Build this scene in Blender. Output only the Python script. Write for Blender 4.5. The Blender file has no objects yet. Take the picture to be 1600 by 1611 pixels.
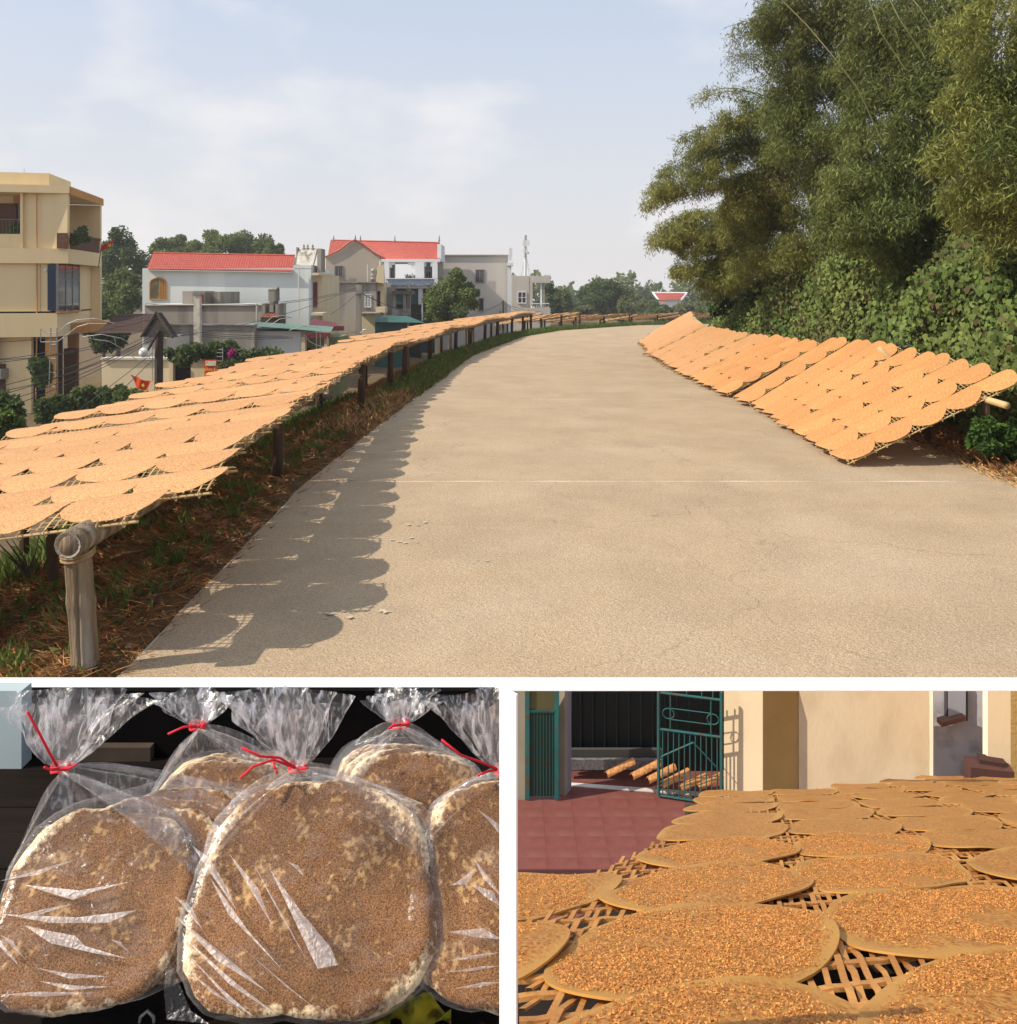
import bpy, bmesh, math, random
import numpy as np
from mathutils import Vector, Matrix, noise as mnoise

S = bpy.context.scene
COL = S.collection
rnd = random.Random(7)
rng = np.random.default_rng(11)

# ------------------------------------------------------------------ camera, sky, sun, exposure
U = 2.6            # eye height above the road, metres; the village is laid out in multiples of it
F, Y0, X0 = 1280.0, 455.0, 800.0     # lens in 1600ths of the picture width, horizon row, centre column

cam = bpy.data.cameras.new('camera')
cam.sensor_fit = 'HORIZONTAL'; cam.sensor_width = 36; cam.lens = 36 * F / 1600
cam.shift_y = -(805.5 - Y0) / 1600
cam.clip_start = 0.05; cam.clip_end = 2500
camo = bpy.data.objects.new('camera', cam); COL.objects.link(camo)
camo.location = (0, 0, U); camo.rotation_euler = (math.radians(90), 0, 0)
S.camera = camo

SUN = Vector((-1.1, -0.30, 1.0)).normalized()
SUN_EL = math.asin(SUN.z); SUN_ROT = math.atan2(SUN.x, SUN.y)
sun = bpy.data.lights.new('sun', 'SUN'); sun.energy = 4.9; sun.angle = math.radians(0.5); sun.color = (1.0, 0.90, 0.76)
suno = bpy.data.objects.new('sun', sun); COL.objects.link(suno)
suno.rotation_euler = SUN.to_track_quat('Z', 'Y').to_euler(); suno.location = (-20, 0, 30)

world = bpy.data.worlds.new('World'); S.world = world; world.use_nodes = True
wt = world.node_tree; wt.nodes.clear()
def wn(t, **k):
    n = wt.nodes.new(t)
    for a, b in k.items(): setattr(n, a, b)
    return n
sky = wn('ShaderNodeTexSky', sky_type='NISHITA', sun_disc=False)
sky.sun_elevation = SUN_EL; sky.sun_rotation = SUN_ROT
sky.air_density = 1.0; sky.dust_density = 3.0; sky.ozone_density = 1.0; sky.altitude = 0
tc = wn('ShaderNodeTexCoord'); mp = wn('ShaderNodeMapping'); mp.inputs['Scale'].default_value = (2.0, 2.0, 4.2)
mp.inputs['Location'].default_value = (0.35, 0.2, 0.42)
nz = wn('ShaderNodeTexNoise'); nz.inputs['Scale'].default_value = 1.25; nz.inputs['Detail'].default_value = 7; nz.inputs['Roughness'].default_value = 0.52
rp = wn('ShaderNodeValToRGB'); rp.color_ramp.elements[0].position = 0.49; rp.color_ramp.elements[1].position = 0.66
rp.color_ramp.elements[1].color = (0.8, 0.8, 0.8, 1)
# hazy veil: thick near the horizon, thinning upward, all round
sx = wn('ShaderNodeSeparateXYZ'); mr = wn('ShaderNodeMapRange'); mr.inputs[1].default_value = 0.0; mr.inputs[2].default_value = 0.42
mr.inputs[3].default_value = 0.95; mr.inputs[4].default_value = 0.72
veil = wn('ShaderNodeValToRGB'); veil.color_ramp.elements[0].position = 0.02; veil.color_ramp.elements[0].color = (5.5, 5.35, 5.35, 1); veil.color_ramp.elements[1].position = 0.40; veil.color_ramp.elements[1].color = (4.2, 4.9, 6.0, 1)
mixv = wn('ShaderNodeMixRGB')
mixc = wn('ShaderNodeMixRGB'); mixc.inputs[2].default_value = (6.5, 6.25, 6.15, 1)
bg = wn('ShaderNodeBackground'); bg.inputs[1].default_value = 0.138
out = wn('ShaderNodeOutputWorld')
L = wt.links.new
L(tc.outputs['Generated'], mp.inputs['Vector']); L(mp.outputs[0], nz.inputs['Vector']); L(nz.outputs['Fac'], rp.inputs[0])
L(tc.outputs['Generated'], sx.inputs[0]); L(sx.outputs['Z'], mr.inputs[0]); L(sx.outputs['Z'], veil.inputs[0]); L(veil.outputs[0], mixv.inputs[2])
L(sky.outputs[0], mixv.inputs[1]); L(mr.outputs[0], mixv.inputs[0])
L(mixv.outputs[0], mixc.inputs[1]); L(rp.outputs[0], mixc.inputs[0])
L(mixc.outputs[0], bg.inputs[0]); L(bg.outputs[0], out.inputs[0])

S.view_settings.view_transform = 'Standard'; S.view_settings.look = 'None'
S.view_settings.exposure = 0.16; S.view_settings.gamma = 1.0; S.view_settings.use_curve_mapping = False
S.render.engine = 'CYCLES'
S.cycles.transparent_max_bounces = 24; S.cycles.max_bounces = 6; S.cycles.use_denoising = True

# ------------------------------------------------------------------ coordinates
def P(X, D, Z):                 # village units -> metres
    return Vector((X * U, D * U, Z * U))
def W(px, py, D):               # a point seen at (px, py) that stands D units away
    return P((px - X0) / F * D, D, 1 - (py - Y0) / F * D)
def C(px, py, D):               # the same for the near stalls, D in metres
    return Vector(((px - X0) / F * D, D, U - (py - Y0) / F * D))
def lerp(t, tab):
    if t <= tab[0][0]:
        (a, b), (c, d) = tab[0], tab[1]
    elif t >= tab[-1][0]:
        (a, b), (c, d) = tab[-2], tab[-1]
    else:
        for (a, b), (c, d) in zip(tab, tab[1:]):
            if a <= t <= c: break
    return b + (d - b) * (t - a) / (c - a)
def sstep(x, a, b):
    t = min(1, max(0, (x - a) / (b - a))); return t * t * (3 - 2 * t)

# ------------------------------------------------------------------ mesh building
class MB:
    def __init__(s): s.v = []; s.f = []; s.m = []; s.cur = 0
    def add(s, vs, fs):
        n = len(s.v); s.v.extend([Vector(v) for v in vs]); s.f.extend([tuple(i + n for i in f) for f in fs]); s.m.extend([s.cur] * len(fs))
    def quad(s, a, b, c, d): s.add([a, b, c, d], [(0, 1, 2, 3)])
    def tri(s, a, b, c): s.add([a, b, c], [(0, 1, 2)])
    def hexa(s, p):        # 8 corners: bottom 0-3, top 4-7
        s.add(p, [(3, 2, 1, 0), (4, 5, 6, 7), (0, 1, 5, 4), (1, 2, 6, 5), (2, 3, 7, 6), (3, 0, 4, 7)])
    def box(s, x0, x1, y0, y1, z0, z1):
        s.hexa([(x0, y0, z0), (x1, y0, z0), (x1, y1, z0), (x0, y1, z0), (x0, y0, z1), (x1, y0, z1), (x1, y1, z1), (x0, y1, z1)])
    def obox(s, c, ex, ey, ez):   # centre and half-axis vectors
        c, ex, ey, ez = map(Vector, (c, ex, ey, ez))
        s.hexa([c - ex - ey - ez, c + ex - ey - ez, c + ex + ey - ez, c - ex + ey - ez, c - ex - ey + ez, c + ex - ey + ez, c + ex + ey + ez, c - ex + ey + ez])
    def prism(s, foot, z0, z1):   # vertical prism over a footprint (z1 may be a list)
        n = len(foot); zt = z1 if isinstance(z1, (list, tuple)) else [z1] * n
        vs = [(x, y, z0) for x, y in foot] + [(x, y, zt[i]) for i, (x, y) in enumerate(foot)]
        s.add(vs, [tuple(range(n))[::-1], tuple(range(n, 2 * n))] + [(i, (i + 1) % n, n + (i + 1) % n, n + i) for i in range(n)])
    def path(s, pts, r, n=6, cap=True):
        pts = [Vector(p) for p in pts]; rs = r if isinstance(r, (list, tuple)) else [r] * len(pts)
        vs = []; up = None
        for i, p in enumerate(pts):
            t = (pts[min(i + 1, len(pts) - 1)] - pts[max(i - 1, 0)]).normalized()
            if up is None: up = Vector((0, 0, 1)) if abs(t.z) < .9 else Vector((1, 0, 0))
            a = t.cross(up).normalized(); b = a.cross(t).normalized(); up = b
            for k in range(n):
                w = 2 * math.pi * k / n
                vs.append(p + (a * math.cos(w) + b * math.sin(w)) * rs[i])
        fs = []
        for i in range(len(pts) - 1):
            for k in range(n):
                fs.append((i * n + k, i * n + (k + 1) % n, (i + 1) * n + (k + 1) % n, (i + 1) * n + k))
        if cap: fs += [tuple(range(n))[::-1], tuple(range((len(pts) - 1) * n, len(pts) * n))]
        s.add(vs, fs)
    def tube(s, a, b, r, r2=None, n=6): s.path([a, b], [r, r if r2 is None else r2], n)
    def ball(s, c, rx, ry, rz, n=10, m=6):
        c = Vector(c); vs = [c + Vector((0, 0, -rz))]
        for j in range(1, m):
            t = -math.pi / 2 + math.pi * j / m
            for k in range(n):
                w = 2 * math.pi * k / n; vs.append(c + Vector((rx * math.cos(t) * math.cos(w), ry * math.cos(t) * math.sin(w), rz * math.sin(t))))
        vs.append(c + Vector((0, 0, rz))); fs = []
        for k in range(n): fs.append((0, 1 + (k + 1) % n, 1 + k))
        for j in range(m - 2):
            for k in range(n): fs.append((1 + j * n + k, 1 + j * n + (k + 1) % n, 1 + (j + 1) * n + (k + 1) % n, 1 + (j + 1) * n + k))
        l = len(vs) - 1
        for k in range(n): fs.append((l, l - n + k, l - n + (k + 1) % n))
        s.add(vs, fs)
    def lathe(s, c, prof, n=12):      # prof = [(r, z)...]
        c = Vector(c); vs = []; fs = []
        for r, z in prof:
            for k in range(n): vs.append(c + Vector((r * math.cos(2 * math.pi * k / n), r * math.sin(2 * math.pi * k / n), z)))
        for i in range(len(prof) - 1):
            for k in range(n): fs.append((i * n + k, i * n + (k + 1) % n, (i + 1) * n + (k + 1) % n, (i + 1) * n + k))
        fs += [tuple(range(n))[::-1], tuple(range((len(prof) - 1) * n, len(prof) * n))]
        s.add(vs, fs)
    def grid(s, nu, nv, fn):
        vs = [fn(i / nu, j / nv) for j in range(nv + 1) for i in range(nu + 1)]
        s.add(vs, [(j * (nu + 1) + i, j * (nu + 1) + i + 1, (j + 1) * (nu + 1) + i + 1, (j + 1) * (nu + 1) + i) for j in range(nv) for i in range(nu)])
    def mesh(s, name, mat, off=None, smooth=False):
        off = off or Vector((0, 0, 0))
        me = bpy.data.meshes.new(name); me.from_pydata([v - off for v in s.v], [], s.f)
        for m in (mat if isinstance(mat, (list, tuple)) else [mat]): me.materials.append(m)
        if any(s.m): me.polygons.foreach_set('material_index', s.m)
        if smooth: me.polygons.foreach_set('use_smooth', [True] * len(s.f))
        me.update(); return me
    def build(s, name, mat, parent=None, smooth=False, origin=None):
        if parent is not None: off = world_loc(parent)
        elif origin is not None: off = Vector(origin)
        else:
            off = Vector((sum(v.x for v in s.v) / len(s.v), sum(v.y for v in s.v) / len(s.v), min(v.z for v in s.v)))
        o = bpy.data.objects.new(name, s.mesh(name, mat, off, smooth)); COL.objects.link(o)
        if parent is not None: o.parent = parent
        else: o.location = off
        return o
def world_loc(o):
    v = Vector((0, 0, 0))
    while o is not None: v += o.location; o = o.parent
    return v
def tag(o, label=None, cat=None, group=None, kind=None):
    if label: o['label'] = label
    if cat: o['category'] = cat
    if group: o['group'] = group
    if kind: o['kind'] = kind
    return o
def thing(name, loc, label, cat, group=None):
    o = bpy.data.objects.new(name, None); o.empty_display_size = .2; COL.objects.link(o); o.location = loc
    return tag(o, label, cat, group)
def fastmesh(name, V, Q, mat, smooth=False):       # numpy verts (n,3), faces (m,k)
    me = bpy.data.meshes.new(name); k = Q.shape[1]
    me.vertices.add(len(V)); me.vertices.foreach_set('co', V.astype(np.float32).ravel())
    me.loops.add(Q.size); me.loops.foreach_set('vertex_index', Q.astype(np.int32).ravel())
    me.polygons.add(len(Q)); me.polygons.foreach_set('loop_start', np.arange(0, Q.size, k, dtype=np.int32))
    me.polygons.foreach_set('loop_total', np.full(len(Q), k, dtype=np.int32))
    me.materials.append(mat); me.update(calc_edges=True); me.validate(); return me
def link(name, me, parent=None, loc=None):
    o = bpy.data.objects.new(name, me); COL.objects.link(o)
    if parent: o.parent = parent
    if loc is not None: o.location = loc
    return o
def nrm(a): return a / np.maximum(np.linalg.norm(a, axis=1, keepdims=True), 1e-9)
def leafmesh(name, Cn, Dr, Nr, Ln, Wd, mat, parent=None, fold=.25, broad=False):
    """Cn base points, Dr leaf direction, Nr rough normal, Ln length, Wd half width."""
    Dr = nrm(Dr); Sd = nrm(np.cross(Dr, Nr)); Nn = np.cross(Sd, Dr)
    Ln = np.asarray(Ln).reshape(-1, 1); Wd = np.asarray(Wd).reshape(-1, 1)
    a = Cn; b = Cn + Dr * Ln * .45 + Sd * Wd + Nn * Wd * fold; c = Cn + Dr * Ln - Nn * Ln * .12; d = Cn + Dr * Ln * .45 - Sd * Wd + Nn * Wd * fold
    if broad:
        f = lambda t, w: Cn + Dr * Ln * t + Sd * Wd * w + Nn * np.abs(Wd * w) * fold - Nn * Ln * .15 * t * t
        V = np.stack([a, f(.14, .8), f(.42, 1.0), f(.75, .55), c, f(.75, -.55), f(.42, -1.0), f(.14, -.8)], 1).reshape(-1, 3); Q = np.arange(len(V)).reshape(-1, 8)
    else:
        V = np.stack([a, b, c, d], 1).reshape(-1, 3); Q = np.arange(len(V)).reshape(-1, 4)
    off = np.array(world_loc(parent)) if parent else np.zeros(3)
    return link(name, fastmesh(name, V - off, Q, mat), parent)
ONES = ['zeroth', 'first', 'second', 'third', 'fourth', 'fifth', 'sixth', 'seventh', 'eighth', 'ninth', 'tenth', 'eleventh', 'twelfth', 'thirteenth', 'fourteenth', 'fifteenth', 'sixteenth', 'seventeenth', 'eighteenth', 'nineteenth']
TENS = {2: 'twent', 3: 'thirt', 4: 'fort', 5: 'fift', 6: 'sixt', 7: 'sevent', 8: 'eight', 9: 'ninet'}
def ordi(n):
    if n < 20: return ONES[n]
    return TENS[n // 10] + ('ieth' if n % 10 == 0 else 'y-' + ONES[n % 10])

# ------------------------------------------------------------------ materials
MATS = {}
def M(name, c1, c2=None, scale=4.0, rough=.85, bump=0.0, bscale=None, metal=0.0, spec=.3, detail=5, c3=None, s3=1.0, stretch=(1, 1, 1), trans=0.0, island=0.0, ramp=(.35, .65)):
    m = bpy.data.materials.new(name); MATS[name] = m; m.use_nodes = True
    t = m.node_tree; n = t.nodes; l = t.links.new; b = n['Principled BSDF']
    b.inputs['Roughness'].default_value = rough; b.inputs['Metallic'].default_value = metal; b.inputs['Specular IOR Level'].default_value = spec
    co = n.new('ShaderNodeTexCoord'); mp = n.new('ShaderNodeMapping'); mp.inputs['Scale'].default_value = stretch; l(co.outputs['Object'], mp.inputs[0])
    col = None
    if c2 is None: c2 = tuple(x * .85 for x in c1)
    nz = n.new('ShaderNodeTexNoise'); nz.inputs['Scale'].default_value = scale; nz.inputs['Detail'].default_value = detail; l(mp.outputs[0], nz.inputs['Vector'])
    rp = n.new('ShaderNodeValToRGB'); rp.color_ramp.elements[0].position = ramp[0]; rp.color_ramp.elements[1].position = ramp[1]
    rp.color_ramp.elements[0].color = (*c1, 1); rp.color_ramp.elements[1].color = (*c2, 1); l(nz.outputs['Fac'], rp.inputs[0]); col = rp.outputs[0]
    if c3:
        n3 = n.new('ShaderNodeTexNoise'); n3.inputs['Scale'].default_value = s3; n3.inputs['Detail'].default_value = 6; l(mp.outputs[0], n3.inputs['Vector'])
        r3 = n.new('ShaderNodeValToRGB'); r3.color_ramp.elements[0].position = .5; r3.color_ramp.elements[1].position = .72; l(n3.outputs['Fac'], r3.inputs[0])
        mx = n.new('ShaderNodeMixRGB'); mx.inputs[2].default_value = (*c3, 1); l(r3.outputs[0], mx.inputs[0]); l(col, mx.inputs[1]); col = mx.outputs[0]
    if island:
        g = n.new('ShaderNodeNewGeometry'); hs = n.new('ShaderNodeHueSaturation'); mr = n.new('ShaderNodeMapRange')
        mr.inputs[3].default_value = 1 - island; mr.inputs[4].default_value = 1 + island; l(g.outputs['Random Per Island'], mr.inputs[0])
        l(mr.outputs[0], hs.inputs['Value']); l(col, hs.inputs['Color']); col = hs.outputs[0]
    l(col, b.inputs['Base Color'])
    if bump:
        nb = n.new('ShaderNodeTexNoise'); nb.inputs['Scale'].default_value = bscale or scale * 4; nb.inputs['Detail'].default_value = 8; l(mp.outputs[0], nb.inputs['Vector'])
        bp = n.new('ShaderNodeBump'); bp.inputs['Strength'].default_value = bump; bp.inputs['Distance'].default_value = .02; l(nb.outputs['Fac'], bp.inputs['Height']); l(bp.outputs[0], b.inputs['Normal'])
    if trans:
        tr = n.new('ShaderNodeBsdfTranslucent'); l(col, tr.inputs['Color']); ms = n.new('ShaderNodeMixShader'); ms.inputs[0].default_value = trans
        l(b.outputs[0], ms.inputs[1]); l(tr.outputs[0], ms.inputs[2]); l(ms.outputs[0], n['Material Output'].inputs['Surface'])
    return m
# ------------------------------------------------------------------ ground, road
LEFT = [(-1.0, -3), (-1.0, 0), (-1.01, 2.19), (-1.05, 4.2), (-.9, 6.92), (-.57, 12.2), (.27, 17.07), (1.23, 19.7), (3.5, 22.5), (7, 24), (12, 25), (22, 25.6)]
RIGHT = [(2.6, -3), (2.6, 0), (2.6, 2.19), (2.62, 4.2), (2.75, 6.92), (2.95, 12.2), (3.7, 16), (4.8, 18), (6.5, 19.6), (9, 20.6), (13, 21.2), (22, 21.6)]
XL = [(d, x) for x, d in LEFT]; XR = [(d, x) for x, d in RIGHT]
def side_dist(X, D, poly):        # distance to a polyline and which side (+ left of travel)
    best = np.full(X.shape, 1e9); sg = np.zeros(X.shape)
    for (x0, d0), (x1, d1) in zip(poly, poly[1:]):
        ux, ud = x1 - x0, d1 - d0; l2 = ux * ux + ud * ud
        t = np.clip(((X - x0) * ux + (D - d0) * ud) / l2, 0, 1)
        qx, qd = x0 + t * ux - X, d0 + t * ud - D; r = np.hypot(qx, qd)
        cr = ux * (D - d0) - ud * (X - x0)
        m = r < best - 1e-9; best[m] = r[m]; sg[m] = np.sign(cr)[m]
    return best * sg
def smooth(x, a, b):
    t = np.clip((x - a) / (b - a), 0, 1); return t * t * (3 - 2 * t)
LOW = -1.75
def ground_z(X, D):
    X = np.asarray(X, float); D = np.asarray(D, float)
    dl = side_dist(X, D, LEFT); dr = -side_dist(X, D, RIGHT)
    z = np.full(X.shape, -.012)
    z = np.where(dl > 0, LOW * smooth(dl, .0, 4.6) - .012 + .035 * smooth(dl, 0, .12) - .03 * smooth(dl, .12, .5), z)
    z = np.where(dr > 0, 1.0 * smooth(dr, .35, 3.2) - .012 + .02 * smooth(dr, 0, .1), z)
    w = np.clip(np.maximum(dl, dr), 0, .25) * 4
    z = z + w * .018 * (np.sin(X * 9.1 + D * 3.3) * np.sin(D * 7.7 - X * 2.1) + .6 * np.sin(X * 21 + D * 17))
    return z
gx = np.unique(np.concatenate([np.linspace(-12, 9, 106), np.linspace(-78, -12, 36), np.linspace(9, 78, 36)]))
gd = np.unique(np.concatenate([np.linspace(-3, 26, 146), np.linspace(26, 114, 50)]))
GX, GD = np.meshgrid(gx, gd); GZ = ground_z(GX, GD)
V = np.stack([GX * U, GD * U, GZ * U], -1).reshape(-1, 3); nx = len(gx); ny = len(gd)
ii, jj = np.meshgrid(np.arange(nx - 1), np.arange(ny - 1)); b0 = (jj * nx + ii).ravel()
Q = np.stack([b0, b0 + 1, b0 + nx + 1, b0 + nx], 1)
m_ground = M('earth', (.15, .085, .04), (.085, .075, .03), 1.6, .95, .6, 30, c3=(.13, .085, .05), s3=.35)
me = fastmesh('ground', V, Q, m_ground); me.polygons.foreach_set('use_smooth', [True] * len(me.polygons))
tag(link('ground', me), kind='structure')

m_road = M('concrete_road', (.425, .32, .208), (.40, .30, .193), 2.2, .9, .0, c3=(.44, .34, .228), s3=.6)
def road_detail(m):              # broom-swept concrete: fine wavy ridges, grit, faint stains
    t = m.node_tree; n = t.nodes; l = t.links.new; b = n['Principled BSDF']
    co = n.new('ShaderNodeTexCoord')
    wv = n.new('ShaderNodeTexWave'); wv.wave_type = 'BANDS'; wv.bands_direction = 'Y'; wv.inputs['Scale'].default_value = 5; wv.inputs['Distortion'].default_value = 14
    wv.inputs['Detail'].default_value = 4; wv.inputs['Detail Scale'].default_value = 2.2
    gr = n.new('ShaderNodeTexNoise'); gr.inputs['Scale'].default_value = 90; gr.inputs['Detail'].default_value = 8
    big = n.new('ShaderNodeTexNoise'); big.inputs['Scale'].default_value = .9; big.inputs['Detail'].default_value = 5
    for x in (wv, gr, big): l(co.outputs['Object'], x.inputs['Vector'])
    wm = n.new('ShaderNodeMath'); wm.operation = 'MULTIPLY'; l(wv.outputs['Fac'], wm.inputs[0]); l(big.outputs['Fac'], wm.inputs[1])
    ad = n.new('ShaderNodeMath'); ad.operation = 'ADD'; l(wm.outputs[0], ad.inputs[0]); l(gr.outputs['Fac'], ad.inputs[1])
    bp = n.new('ShaderNodeBump'); bp.inputs['Strength'].default_value = .55; bp.inputs['Distance'].default_value = .012; l(ad.outputs[0], bp.inputs['Height']); l(bp.outputs[0], b.inputs['Normal'])
    src = b.inputs['Base Color'].links[0].from_socket
    vr = n.new('ShaderNodeTexVoronoi'); vr.inputs['Scale'].default_value = 34; l(co.outputs['Object'], vr.inputs['Vector'])
    mr = n.new('ShaderNodeMapRange'); mr.inputs[1].default_value = .06; mr.inputs[2].default_value = .14; mr.inputs[3].default_value = .68; mr.inputs[4].default_value = 1.0; l(vr.outputs['Distance'], mr.inputs[0])
    gm = n.new('ShaderNodeMapRange'); gm.inputs[1].default_value = .3; gm.inputs[2].default_value = .7; gm.inputs[3].default_value = .62; gm.inputs[4].default_value = 1.3; l(gr.outputs['Fac'], gm.inputs[0])
    mm = n.new('ShaderNodeMath'); mm.operation = 'MULTIPLY'; l(mr.outputs[0], mm.inputs[0]); l(gm.outputs[0], mm.inputs[1])
    # hairline cracks, worn wheel tracks and dark stains
    ck = n.new('ShaderNodeTexVoronoi'); ck.feature = 'DISTANCE_TO_EDGE'; ck.inputs['Scale'].default_value = .21; dn = n.new('ShaderNodeTexNoise'); dn.inputs['Scale'].default_value = 1.3; dn.inputs['Detail'].default_value = 6
    l(co.outputs['Object'], dn.inputs['Vector']); va = n.new('ShaderNodeMixRGB'); va.blend_type = 'ADD'; va.inputs[0].default_value = .9; l(co.outputs['Object'], va.inputs[1]); l(dn.outputs['Color'], va.inputs[2]); l(va.outputs[0], ck.inputs['Vector'])
    cr = n.new('ShaderNodeMapRange'); cr.inputs[1].default_value = .0006; cr.inputs[2].default_value = .0022; cr.inputs[3].default_value = .80; cr.inputs[4].default_value = 1.0; l(ck.outputs['Distance'], cr.inputs[0])
    st = n.new('ShaderNodeTexNoise'); st.inputs['Scale'].default_value = .75; st.inputs['Detail'].default_value = 9; st.inputs['Roughness'].default_value = .65; l(co.outputs['Object'], st.inputs['Vector'])
    sr = n.new('ShaderNodeMapRange'); sr.inputs[1].default_value = .40; sr.inputs[2].default_value = .56; sr.inputs[3].default_value = .93; sr.inputs[4].default_value = 1.03; l(st.outputs['Fac'], sr.inputs[0])
    m4 = n.new('ShaderNodeMath'); m4.operation = 'MULTIPLY'; l(cr.outputs[0], m4.inputs[0]); l(sr.outputs[0], m4.inputs[1]); m5 = n.new('ShaderNodeMath'); m5.operation = 'MULTIPLY'; l(mm.outputs[0], m5.inputs[0]); l(m4.outputs[0], m5.inputs[1]); mm = m5
    hs = n.new('ShaderNodeHueSaturation'); l(src, hs.inputs['Color']); l(mm.outputs[0], hs.inputs['Value']); l(hs.outputs[0], b.inputs['Base Color'])
road_detail(m_road)
m_joint = M('pale_joint_mortar', (.74, .68, .58), (.36, .28, .185), .9, .95)
road = MB(); road.prism([(x * U, d * U) for x, d in RIGHT] + [(x * U, d * U) for x, d in LEFT[::-1]], -.05 * U, -.0035)
road = road.build('road', m_joint); tag(road, kind='structure')
def cut(poly_tab, d): return lerp(d, poly_tab)
joints = [-3, 1.05, 4.24, 7.4, 10.6, 13.8, 17.0]
for k, (d0, d1) in enumerate(zip(joints, joints[1:])):
    g = .008 if k else .0
    ds = np.linspace(d0 + .009, d1 - .009, 14)
    sl = MB(); w = [.0022 * math.sin(5 * i + k) for i in range(14)]
    foot = [(cut(XR, d) * U, d * U) for d in ds] + [(cut(XL, d) * U + .02 * math.sin(d * 9), d * U) for d in ds[::-1]]
    sl.prism(foot, -.02, .0)
    sl.build('concrete_slab', m_road, road)
last = MB(); last.prism([(x * U, d * U) for x, d in [(cut(XR, 17.006), 17.006)] + RIGHT[7:]] + [(x * U, d * U) for x, d in LEFT[:6:-1]] + [(cut(XL, 17.006) * U, 17.006 * U)], -.02, 0)
last.build('concrete_slab', m_road, road)
# pale scuffs and splashes of dried batter on the concrete
m_splash = M('dried_batter', (.52, .45, .36), (.44, .37, .28), 20, .9)
sp = MB()
for (px, py, n) in [(560, 757, 16), (690, 740, 8), (625, 852, 7), (665, 830, 5), (590, 965, 6), (520, 968, 7), (480, 850, 4), (700, 700, 5), (1040, 640, 4), (900, 700, 4), (720, 690, 5), (760, 880, 4), (540, 757, 10)]:
    for _ in range(n):
        q = W(px + rnd.gauss(0, 16), py + rnd.gauss(0, 4), 1); d = F / (py + rnd.gauss(0, 4) - Y0); x = (px + rnd.gauss(0, 15) - X0) / F * d
        r = rnd.uniform(.003, .013) * U; e = rnd.uniform(.4, 1.0); a0 = rnd.random() * 6
        ring = [(x * U + r * math.cos(a) * rnd.uniform(.6, 1.2), d * U + e * r * math.sin(a) * rnd.uniform(.6, 1.2), .003 + .00025 * (len(sp.f) % 60)) for a in [a0 + i * 6.283 / 9 for i in range(9)]]
        sp.add(ring, [tuple(range(9))])
tag(sp.build('batter_splash', m_splash), kind='stuff')

# dry straw and grass on the bank under the left racks
m_straw = M('dry_straw', (.36, .155, .05), (.20, .085, .03), 3, .9, island=.5)
m_straw2 = M('pale_straw', (.46, .28, .12), (.32, .18, .07), 3, .9, island=.4)
m_grass = M('green_grass', (.075, .13, .022), (.12, .16, .035), 2, .8, island=.4, trans=.25)
def blades(name, X, D, h, w, lean, mat, kind='stuff'):
    n = len(X); Z = ground_z(X, D); base = np.stack([X, D, Z], 1) * U
    a = rng.uniform(0, 2 * np.pi, n); ln = rng.uniform(lean[0], lean[1], n)
    dr = np.stack([np.cos(a) * np.sin(ln), np.sin(a) * np.sin(ln), np.cos(ln)], 1)
    nr = np.stack([-np.sin(a), np.cos(a), np.full(n, .4)], 1) + rng.normal(0, .4, (n, 3))
    o = leafmesh(name, base, dr, nr, h * U * rng.uniform(.5, 1.4, n), w * U * rng.uniform(.6, 1.3, n), mat)
    return tag(o, kind=kind)
def strip(n, d0, d1, l0, l1, pw=1.0):
    D = d0 + (d1 - d0) * rng.random(n) ** pw; dl = l0 + (l1 - l0) * rng.random(n)
    return np.array([lerp(d, XL) for d in D]) - dl, D
X, D = strip(60000, 1.4, 14, -.015, 1.15, 1.7); blades('dry_straw', X, D, .06, .0019, (.95, 1.62), m_straw)
X, D = strip(9000, 1.4, 15, -.03, 1.0, 1.6); blades('pale_straw', X, D, .075, .0017, (1.0, 1.62), m_straw2)
cl = rng.random((130, 2)); X = []; D = []
for a, b in cl:
    d = 1.7 + 5.5 * a; x = lerp(d, XL) - .12 - .85 * b ** 1.5
    n = 16; X.append(x + rng.normal(0, .018, n)); D.append(d + rng.normal(0, .018, n))
blades('grass_tuft', np.concatenate(X), np.concatenate(D), .075, .0035, (.1, .9), m_grass)
X, D = strip(22000, 7.5, 24, -.03, .5, .8); blades('verge_grass', X, D, .095, .006, (.1, .95), m_grass)
X, D = strip(9000, 5.5, 16, .0, .5, .8); blades('dry_verge_grass', X, D, .07, .005, (.3, 1.2), m_straw2)
X, D = strip(26000, 1.6, 9, .9, 3.4, 1.2); blades('bank_grass', X, D, .085, .006, (.1, 1.0), m_grass)
# dry litter at the foot of the right-hand bank
n = 9000; D = 3.6 + 3.0 * rng.random(n); X = np.array([lerp(d, XR) for d in D]) - .06 + .75 * rng.random(n) ** 1.3
blades('dry_litter', X, D, .06, .003, (.8, 1.6), m_straw2)
n = 7000; D = 3.6 + 4.5 * rng.random(n); X = np.array([lerp(d, XR) for d in D]) + .05 + .8 * rng.random(n)
blades('bank_straw', X, D, .075, .004, (.5, 1.5), m_straw)

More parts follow.
